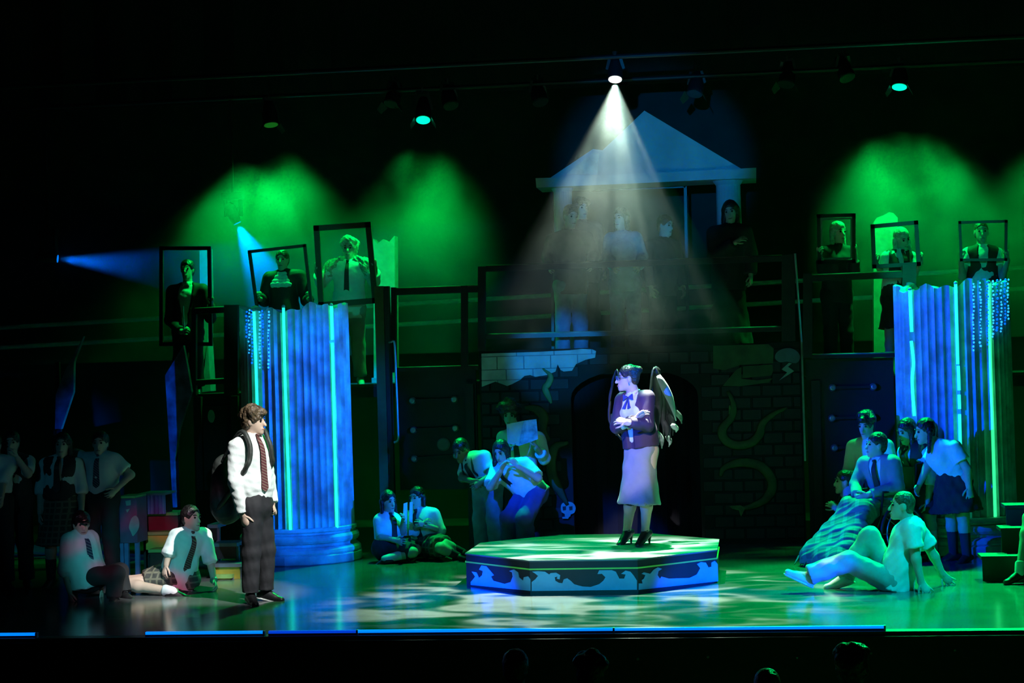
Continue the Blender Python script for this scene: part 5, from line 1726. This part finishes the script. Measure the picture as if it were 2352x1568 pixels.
# ---------------------------------------------------------------- five onlookers on the high deck
person('onlooker in dark hoodie and jeans leaning on the rail with both hands', 6.95, 20, (1312, 496), 30, 16, 0, (1307, 533), (1310, 656), z0=DZ, s=1.0, shR=(1268, 548), shL=(1348, 544), elR=(1258, 590, .02), wrR=(1263, 612, -.26), elL=(1364, 588, .02), wrL=(1358, 608, -.28), hair=('short', M_HAIRB), top=(M_HOOD, 'untucked', 1.95, .03, 'hoodie'), bottom=('trousers', M_JEANS, .02), shoes=(M_SHOEK,), h=.0145)
person('dark-haired onlooker half hidden behind the hooded one', 7.4, 25, (1336, 480), 30, 0, 0, (1338, 510), (1340, 632), z0=DZ, s=1.0, hair=('mop', M_HAIRK), top=(M_HOOD, 'untucked', 1.95, .02, 'jumper'), bottom=('trousers', M_BTROUS), shoes=(M_SHOEK,), h=.017)
person('long-haired onlooker in pale blue sweater and jeans on the high deck', 6.9, -12, (1426, 502), -30, 4, 0, (1430, 535), (1436, 650), z0=DZ, s=.97, female=True, elR=(1396, 590, 0), wrR=(1408, 612, -.24), elL=(1478, 588, 0), wrL=(1468, 610, -.26), hair=('long', M_HAIRB), top=(M_SWEAT, 'untucked', 1.95, .026, 'sweater'), bottom=('trousers', M_JEANS, .01), shoes=(M_SHOEW,), h=.0145)
person('onlooker in black with face turned away beneath the temple roof', 7.05, 40, (1529, 518), 50, 10, 0, (1523, 550), (1520, 660), z0=DZ, s=.97, hair=('short', M_HAIRK), top=(M_BSUIT, 'untucked', 1.95, .024, 'jumper'), bottom=('trousers', M_BTROUS), shoes=(M_SHOEK,), h=.017)
person('pale-faced onlooker in black robe under the thick temple column', 6.95, -8, (1678, 486), -10, 12, 6, (1676, 520), (1674, 646), z0=DZ, s=1.0, wrR=(1690, 556, -.2), elR=(1640, 590, -.05), hair=('long', M_HAIRK), top=(M_BSUIT, 'untucked', 1.95, .035, 'robe'), bottom=('skirt', M_BSKIRT, DZ + .12, .26), shoes=(M_SHOEK,), h=.017)

# ---------------------------------------------------------------- frame holders on the deck by the edge column
person('blond performer in black peering through a double-bordered frame', 6.8, 25, (1926, 534), 35, 4, 0, (1923, 565), (1922, 676), z0=1.80, s=.95, female=True, elR=(1890, 620, -.05), wrR=(1882, 585, -.2), elL=(1962, 622, -.05), wrL=(1964, 582, -.18), handL=(1965, 566, -.2), curlL=.9, curlR=.9, hair=('long', M_BLOND), top=(M_BSUIT, 'untucked', 1.6, .02, 'jumper'), bottom=('trousers', M_BTROUS), shoes=(M_SHOEK,), h=.0135)
frame_prop('dark picture frame with a pale inner border around the blond performer', [(1880, 496), (1961, 494), (1961, 600), (1882, 602)], 6.55, 8, inner=mat('grey_moulding', (.16, .18, .17), .5))
I = person('girl in black pinafore bowing her head behind a tilted frame', 6.8, 25, (2072, 548), 32, 24, 14, (2064, 577), (2058, 688), z0=1.80, s=.95, female=True, elR=(2026, 628, -.05), wrR=(2014, 606, -.22), handR=(2008, 592, -.24), elL=(2100, 630, 0), wrL=(2116, 600, -.15), handL=(2117, 585, -.18), curlL=.9, curlR=.9, hair=('tails', M_BLOND), top=(M_SHIRT, 'tucked', .9, .018), vest=M_BSUIT, bottom=('skirt', M_BSKIRT, P(2060, 755, 6.8)[2], .24), shoes=(M_SHOEK,), socks=(M_SOCK, .2), tie=M_TIEK, h=.0135)
frame_prop('tilted black picture frame held by the bowing girl in pinafore', [(2004, 520), (2104, 511), (2110, 606), (2008, 612)], 6.5, 9, bottom=True)
I = person('youth in black pinafore and white collar holding a frame around the shoulders', 6.6, 0, (2254, 534), 0, 0, 0, (2256, 567), (2258, 682), z0=1.80, s=.97, shR=(2222, 580), shL=(2291, 578), elR=(2210, 634, -.06), wrR=(2207, 598, -.26), handR=(2206, 584, -.28), elL=(2303, 634, -.06), wrL=(2315, 596, -.26), handL=(2315, 582, -.28), curlL=.95, curlR=.95, hair=('crop', M_HAIRB), top=(M_SHIRT, 'tucked', .55, .018), vest=M_BSUIT, bottom=('skirt', M_BSKIRT, P(2258, 760, 6.6)[2], .25), shoes=(M_SHOEK,), h=.012)
frame_prop('black picture frame in front of the white-collared youth at the picture edge', [(2204, 511), (2311, 508), (2310, 596), (2208, 597)], 6.3, 6)

# ---------------------------------------------------------------- huddle behind the platform
I = person('student with suspenders and short dark hair bending forward behind the platform', 5.35, -35, (1058, 1034), -25, 28, 0, (1084, 1052), (1120, 1112), s=.97, skin=M_SKIN2, shR=(1068, 1066, .08), shL=(1112, 1046, -.12), elR=(1062, 1098, -.05), wrR=(1090, 1106, -.22), elL=(1128, 1090, -.2), wrL=(1106, 1106, -.3), hair=('short', M_HAIRK), top=(M_SHIRT, 'tucked', .75, .02), bottom=('trousers', M_JEANS, .02), shoes=(M_SHOEK,), tie=M_TIEK, h=.0125)
for q in (1, -1):
    MB().tube(smooth_open([I['waist'] + I['fw'] * .12 + I['rt'] * q * .07, I['chest'] + I['fw'] * .145 + I['rt'] * q * .08, I['neck'] + I['rt'] * q * .08 + I['up'] * .045 + I['fw'] * .02, I['chest'] - I['fw'] * .14 + I['rt'] * q * .06], 5), .012, 6).make('suspender', M_BSUIT, I['root'])
I = person('long-haired student in white shirt and violet trousers stooping with a hand at the collar', 5.0, -40, (1151, 1038), -18, 20, 6, (1162, 1069), (1222, 1130), s=.97, female=True, shR=(1140, 1076, .1), shL=(1206, 1064, -.12), elL=(1236, 1098, -.24), wrL=(1190, 1070, -.32), handL=(1176, 1056, -.32), elR=(1126, 1118, -.1), wrR=(1150, 1082, -.24), handR=(1158, 1066, -.24), knR=K(1168, 4.75, .46), anR=K(1172, 5.05, .085), knL=K(1205, 4.65, .46), anL=K(1212, 4.95, .085), hair=('long', M_HAIRK), top=(M_SHIRT, 'untucked', .9, .03), bottom=('trousers', M_PURP, .035), shoes=(M_SHOEK,), tie=M_TIEK, h=.012, fold=.009)
I = person('curly-haired student reading a sheet of paper behind the huddle', 5.85, 6, (1169, 950), 6, 24, 0, (1184, 986), (1198, 1094), s=1.0, shR=(1154, 1002), shL=(1238, 1004), elR=(1152, 1050, -.05), wrR=(1170, 1026, -.27), handR=(1176, 1012, -.3), elL=(1250, 1052, -.05), wrL=(1230, 1026, -.27), handL=(1226, 1010, -.3), hair=('afro', M_HAIR), top=(M_SHIRT, 'untucked', 1.5, .026), bottom=('trousers', M_BTROUS), shoes=(M_SHOEK,), tie=M_TIEK, h=.0125)
pp = thing('paper_sheet', 'open sheet of paper held up by the curly-haired student', 'paper', P(1200, 1020, 5.5))
fold_ = P(1198, 995, 5.5)
for a, b, c, d, nm in (((1163, 974), (1203, 966), (1192, 1024), (1166, 1018), 0), ((1203, 966), (1232, 962), (1236, 1008), (1192, 1024), 1)):
    MB().plate([P(*a, 5.47 + .03 * nm), P(*b, 5.52 - .05 * nm), P(*c, 5.52 - .04 * nm), P(*d, 5.47 + .04 * nm)], (0, .004, 0)).make('page', mat('printed_paper', (.5, .52, .5), .8, var=.25 if nm else .08, nscale=12) if not nm else mat('picture_page', (.3, .36, .42), .8, var=.5, nscale=11), pp)

# two girls sitting on the floor
person('girl with dark braids seated on the floor beside the column base', 5.1, 40, (893, 1151), 45, 8, 0, (890, 1180), (896, 1258), s=.9, female=True, shR=(871, 1194, -.06), shL=(908, 1190, .06), elR=(876, 1232, -.12), wrR=(906, 1240, -.18), elL=(924, 1220, .0), wrL=(926, 1196, -.12), knR=(948, 1268, -.15), anR=(886, 1283, -.25), toR=(868, 1290, -.26), knL=(956, 1262, .05), anL=(900, 1281, -.05), toL=(880, 1285, -.06), hair=('tails', M_HAIRK), top=(M_SHIRT, 'tucked', .9, .018), bottom=('lap', M_BSKIRT, .95), shoes=(M_SHOEK,), socks=(M_SOCK, .24), tie=M_TIEK, h=.0125)
person('girl in plaid skirt seated on the floor with legs stretched towards the platform', 5.35, -20, (957, 1143), -25, 6, 0, (963, 1170), (984, 1252), s=.92, female=True, shR=(944, 1182, .05), shL=(998, 1178, -.04), elR=(948, 1218, -.1), wrR=(970, 1202, -.2), elL=(1012, 1218, -.08), wrL=(978, 1206, -.22), knL=(1022, 1250, -.25), anL=(1062, 1268, -.1), toL=(1078, 1262, -.2), knR=(1012, 1258, -.35), anR=(1050, 1276, -.22), toR=(1070, 1274, -.3), hair=('tails', M_HAIRK), top=(M_SHIRT, 'tucked', 1.1, .02), bottom=('lap', M_PLAID, .9), shoes=(M_SHOEK,), socks=(M_SOCKK, .2), tie=M_TIEK, h=.0125)
bk = thing('folded_booklet', 'pale booklet standing open upright between the two seated girls', 'booklet', P(937, 1232, 5.15))
for a, b, c, d in (((927, 1156), (936, 1153), (938, 1230), (924, 1230)), ((941, 1153), (948, 1152), (947, 1228), (939, 1230))):
    MB().plate([P(*a, 5.16), P(*b, 5.19), P(*c, 5.19), P(*d, 5.16)], (0, .006, 0)).make('page', M_BLOUSE, bk)

# ---------------------------------------------------------------- wheelchair group at the right
wc = V(*P(2028, 1180, 4.5)[:2], 0)
ff, rr_ = V(-.766, -.643, 0), V(-.643, .766, 0)
ch = thing('wheelchair', 'black wheelchair carrying the grey-suited youth under a blanket', 'wheelchair', wc)
M_TYRE = mat('black_tyre', (.012, .012, .013), .6)
for q in (1, -1):
    c = wc + rr_ * q * .27 + V(0, 0, .30)
    ring = [c + ff * .285 * math.cos(t) + V(0, 0, .285) * math.sin(t) for t in np.linspace(0, 2 * math.pi, 33)]
    wh = MB().tube(ring, .016, 8).make('wheel', M_TYRE, ch, smooth=True)
    MB().tube([c + rr_ * q * .03 + ff * .24 * math.cos(t) + V(0, 0, .24) * math.sin(t) for t in np.linspace(0, 2 * math.pi, 29)], .008, 6).make('hand_rim', M_STEEL, wh, smooth=True)
    for k in range(10):
        t = 2 * math.pi * k / 10
        MB().tube([c + rr_ * q * .015, c + ff * .28 * math.cos(t) + V(0, 0, .28) * math.sin(t)], .004, 5).make('spoke', M_STEEL, wh)
    MB().lathe(c - rr_ * q * .02, rr_ * q, [(.03, 0), (.03, .05)], 10).make('hub', M_BLACKM, wh)
    MB().tube([wc + rr_ * q * .22 - ff * .2 + V(0, 0, .3), wc + rr_ * q * .22 - ff * .24 + V(0, 0, .95), wc + rr_ * q * .22 - ff * .36 + V(0, 0, .96)], .013, 7).make('back_tube', M_BLACKM, ch, smooth=True)
    MB().tube([wc + rr_ * q * .22 - ff * .22 + V(0, 0, .7), wc + rr_ * q * .22 + ff * .2 + V(0, 0, .7), wc + rr_ * q * .22 + ff * .24 + V(0, 0, .45), wc + rr_ * q * .2 + ff * .42 + V(0, 0, .12)], .013, 7).make('arm_tube', M_BLACKM, ch, smooth=True)
    cc = wc + rr_ * q * .2 + ff * .34 + V(0, 0, .075)
    MB().lathe(cc - rr_ * .014, rr_, [(.06, 0), (.074, .004), (.074, .024), (.06, .028)], 16).make('caster', M_TYRE, ch)
    MB().beam(wc + rr_ * q * .1 + ff * .50 + V(0, 0, .12), wc + rr_ * q * .1 + ff * .62 + V(0, 0, .10), .14, .02).make('footplate', M_BLACKM, ch)
MB().beam(wc - ff * .22 + V(0, 0, .46), wc + ff * .22 + V(0, 0, .47), .42, .04).make('seat', M_BSUIT, ch)
MB().plate([wc - ff * .22 + rr_ * .21 + V(0, 0, .5), wc - ff * .22 - rr_ * .21 + V(0, 0, .5), wc - ff * .25 - rr_ * .21 + V(0, 0, .92), wc - ff * .25 + rr_ * .21 + V(0, 0, .92)], -ff * .03).make('backrest', M_BSUIT, ch)
pel = wc - ff * .10 + V(0, 0, .57)
kn0 = wc + ff * .34 + V(0, 0, .53)
I = person('youth in pale grey suit seated in the wheelchair with hands in the lap', 4.5, -50, (2012, 1022), -72, 0, 0, (2018, 1054), pel, s=.97, h=.0125,
           shR=(1984, 1066, .12), shL=(2053, 1062, -.1), elR=(1966, 1114, .05), wrR=(1968, 1138, -.14), elL=(2062, 1118, -.16), wrL=(1996, 1136, -.28), knR=kn0 + rr_ * .1, knL=kn0 - rr_ * .1, anR=wc + ff * .54 + rr_ * .1 + V(0, 0, .2), anL=wc + ff * .54 - rr_ * .1 + V(0, 0, .2), toR=wc + ff * .7 + rr_ * .11 + V(0, 0, .15), toL=wc + ff * .7 - rr_ * .11 + V(0, 0, .15), handL=(1982, 1142, -.28), handR=(1976, 1146, -.18),
           hair=('short', M_HAIR), top=(M_SHIRT, 'tucked', 1.0, .01), bottom=('trousers', M_SUIT), shoes=(M_SHOEK,), tie=M_TIEK)
jacket(I, M_SUIT, 'suit_jacket', .062, 1.93, .026, .02, 9, .0125, -.08)
S = Sdf()
S.cap(pel + ff * .12 + V(0, 0, .06) + rr_ * .12, kn0 + rr_ * .11 + V(0, 0, .0), .09, .10, k=.08)
S.cap(pel + ff * .12 + V(0, 0, .06) - rr_ * .12, kn0 - rr_ * .11 + V(0, 0, .0), .09, .10, k=.08)
e0 = wc + ff * .66 + V(0, 0, .06)
for q in (-.12, 0, .12):
    S.cap(kn0 + rr_ * q - V(0, 0, .01), e0 + rr_ * q * 1.7 + ff * .1, .10, .13, k=.08)
S.half(V(0, 0, .025), V(0, 0, -1))
bl = put('blanket', S.mesh(.013, .02, 21, .9), M_BLANKET, None)
finish(bl, 'plaid blanket draped over the wheelchair youth\'s legs down to the floor', 'blanket')
for k in range(14):
    a_ = e0 + rr_ * (-.3 + .045 * k) + ff * (.14 + .05 * math.sin(k * 2.1))
    MB().plate([V(a_[0], a_[1], .10), V(*(a_ + rr_ * .03)[:2], .10), V(*(a_ + rr_ * .02 + ff * .07)[:2], .008)], ff * -.012).make('fringe', M_BLANKET, bl)
I = person('girl with tied-back hair crouching beside the wheelchair blanket', 4.95, -70, (1938, 1106), -78, 2, 0, (1950, 1137), (1966, 1215), s=.92, female=True, knR=(1926, 1240, .08), anR=K(1965, 5.1, .08), knL=(1930, 1244, -.1), anL=K(1970, 4.9, .08), wrR=(1920, 1165, .0), elR=(1938, 1180, .1), elL=(1945, 1185, -.15), wrL=(1922, 1168, -.12), hair=('bun', M_HAIR), top=(M_BSUIT, 'untucked', 1.9, .02, 'jumper', M_BLOUSE), bottom=('lap', M_BSKIRT, .95), shoes=(M_SHOEK,), h=.0125)
S = Sdf()
S.cap(I['neck'] + V(0, 0, .0), I['neck'] + V(0, 0, .05), .085, .075, k=.02)
put('scarf', S.mesh(.0115, .008, 2, 2), M_SWEAT, I['root'])
person('student in white shirt standing behind the wheelchair, hair lit green', 5.1, -15, (1988, 977), -25, 14, 0, (1998, 1010), (2004, 1100), s=.97, hair=('mop', M_HAIRK), top=(M_SHIRT, 'tucked', 1.2, .02), bottom=('trousers', M_BTROUS), shoes=(M_SHOEK,), h=.0135)
person('girl with loose dark hair in vest and dark skirt leaning in behind the wheelchair', 4.72, -50, (2082, 990), -55, 20, 0, (2098, 1024), (2120, 1098), s=.97, female=True, hair=('long', M_HAIRK), top=(M_SHIRT, 'tucked', 1.3, .016), vest=M_BSUIT, bottom=('skirt', M_BSKIRT, P(2120, 1176, 4.72)[2], .25), shoes=(M_SHOEK,), socks=(M_SOCK, .28), tie=M_TIEK, h=.0125)
person('girl with dark pigtails in white blouse and full skirt bending towards the wheelchair', 4.38, -62, (2124, 990), -72, 12, 0, (2148, 1020), (2200, 1098), s=.98, female=True, shL=(2192, 1026, -.16), shR=(2144, 1030, .14), elL=(2222, 1078, -.2), wrL=(2226, 1118, -.2), handL=(2228, 1132, -.22), elR=(2128, 1076, .12), wrR=(2112, 1112, .05), hair=('tails', M_HAIRK), top=(M_SHIRT, 'tucked', .62, .026, 'blouse'), bottom=('skirt', M_BSKIRT, P(2200, 1174, 4.38)[2], .30), shoes=(M_SHOEK,), socks=(M_SOCKK, .28), h=.012, fold=.008)
# somebody on the steps at the picture's edge
person('performer on the edge steps, only a leg with white sock and black shoe showing', 3.2, -50, (2425, 1085), -60, 0, 0, (2428, 1118), K(2425, 3.2, .54), s=.95, female=True, knL=K(2364, 2.85, .55), anL=K(2342, 2.6, .1), toL=K(2298, 2.5, .05), knR=K(2400, 2.9, .55), anR=K(2392, 2.7, .1), toR=K(2365, 2.55, .05), hair=('short', M_HAIRK), top=(M_SHIRT, 'tucked', 1.0, .02), bottom=('lap', M_BSKIRT, .8), shoes=(M_SHOEK, None), socks=(M_SOCK, .09), h=.014)

# ---------------------------------------------------------------- heads in the front row of the house
for x, y, st_, lab in ((1185, 1535, 'short', 'dark silhouetted head in the front row below the platform\'s left corner'), (1358, 1545, 'mop', 'dark silhouetted head in the front row below the platform\'s centre'), (1762, 1580, 'short', 'low dark silhouetted head in the front row at the bottom edge'), (1956, 1535, 'afro', 'bushy dark silhouetted head in the front row below the reclining youth')):
    hd = P(x, y, -2.6)
    person(lab, -2.6, 180, (x, y), 180, 0, 0, hd + V(0, -.02, -.14), hd + V(0, -.03, -.62), z0=-1.15, s=.95, hair=(st_, M_HAIRK), top=(M_BSUIT, 'untucked', 1.5, .02, 'jumper'), bottom=('trousers', M_BTROUS), shoes=(M_SHOEK,), group='spectators in the front row', h=.02)
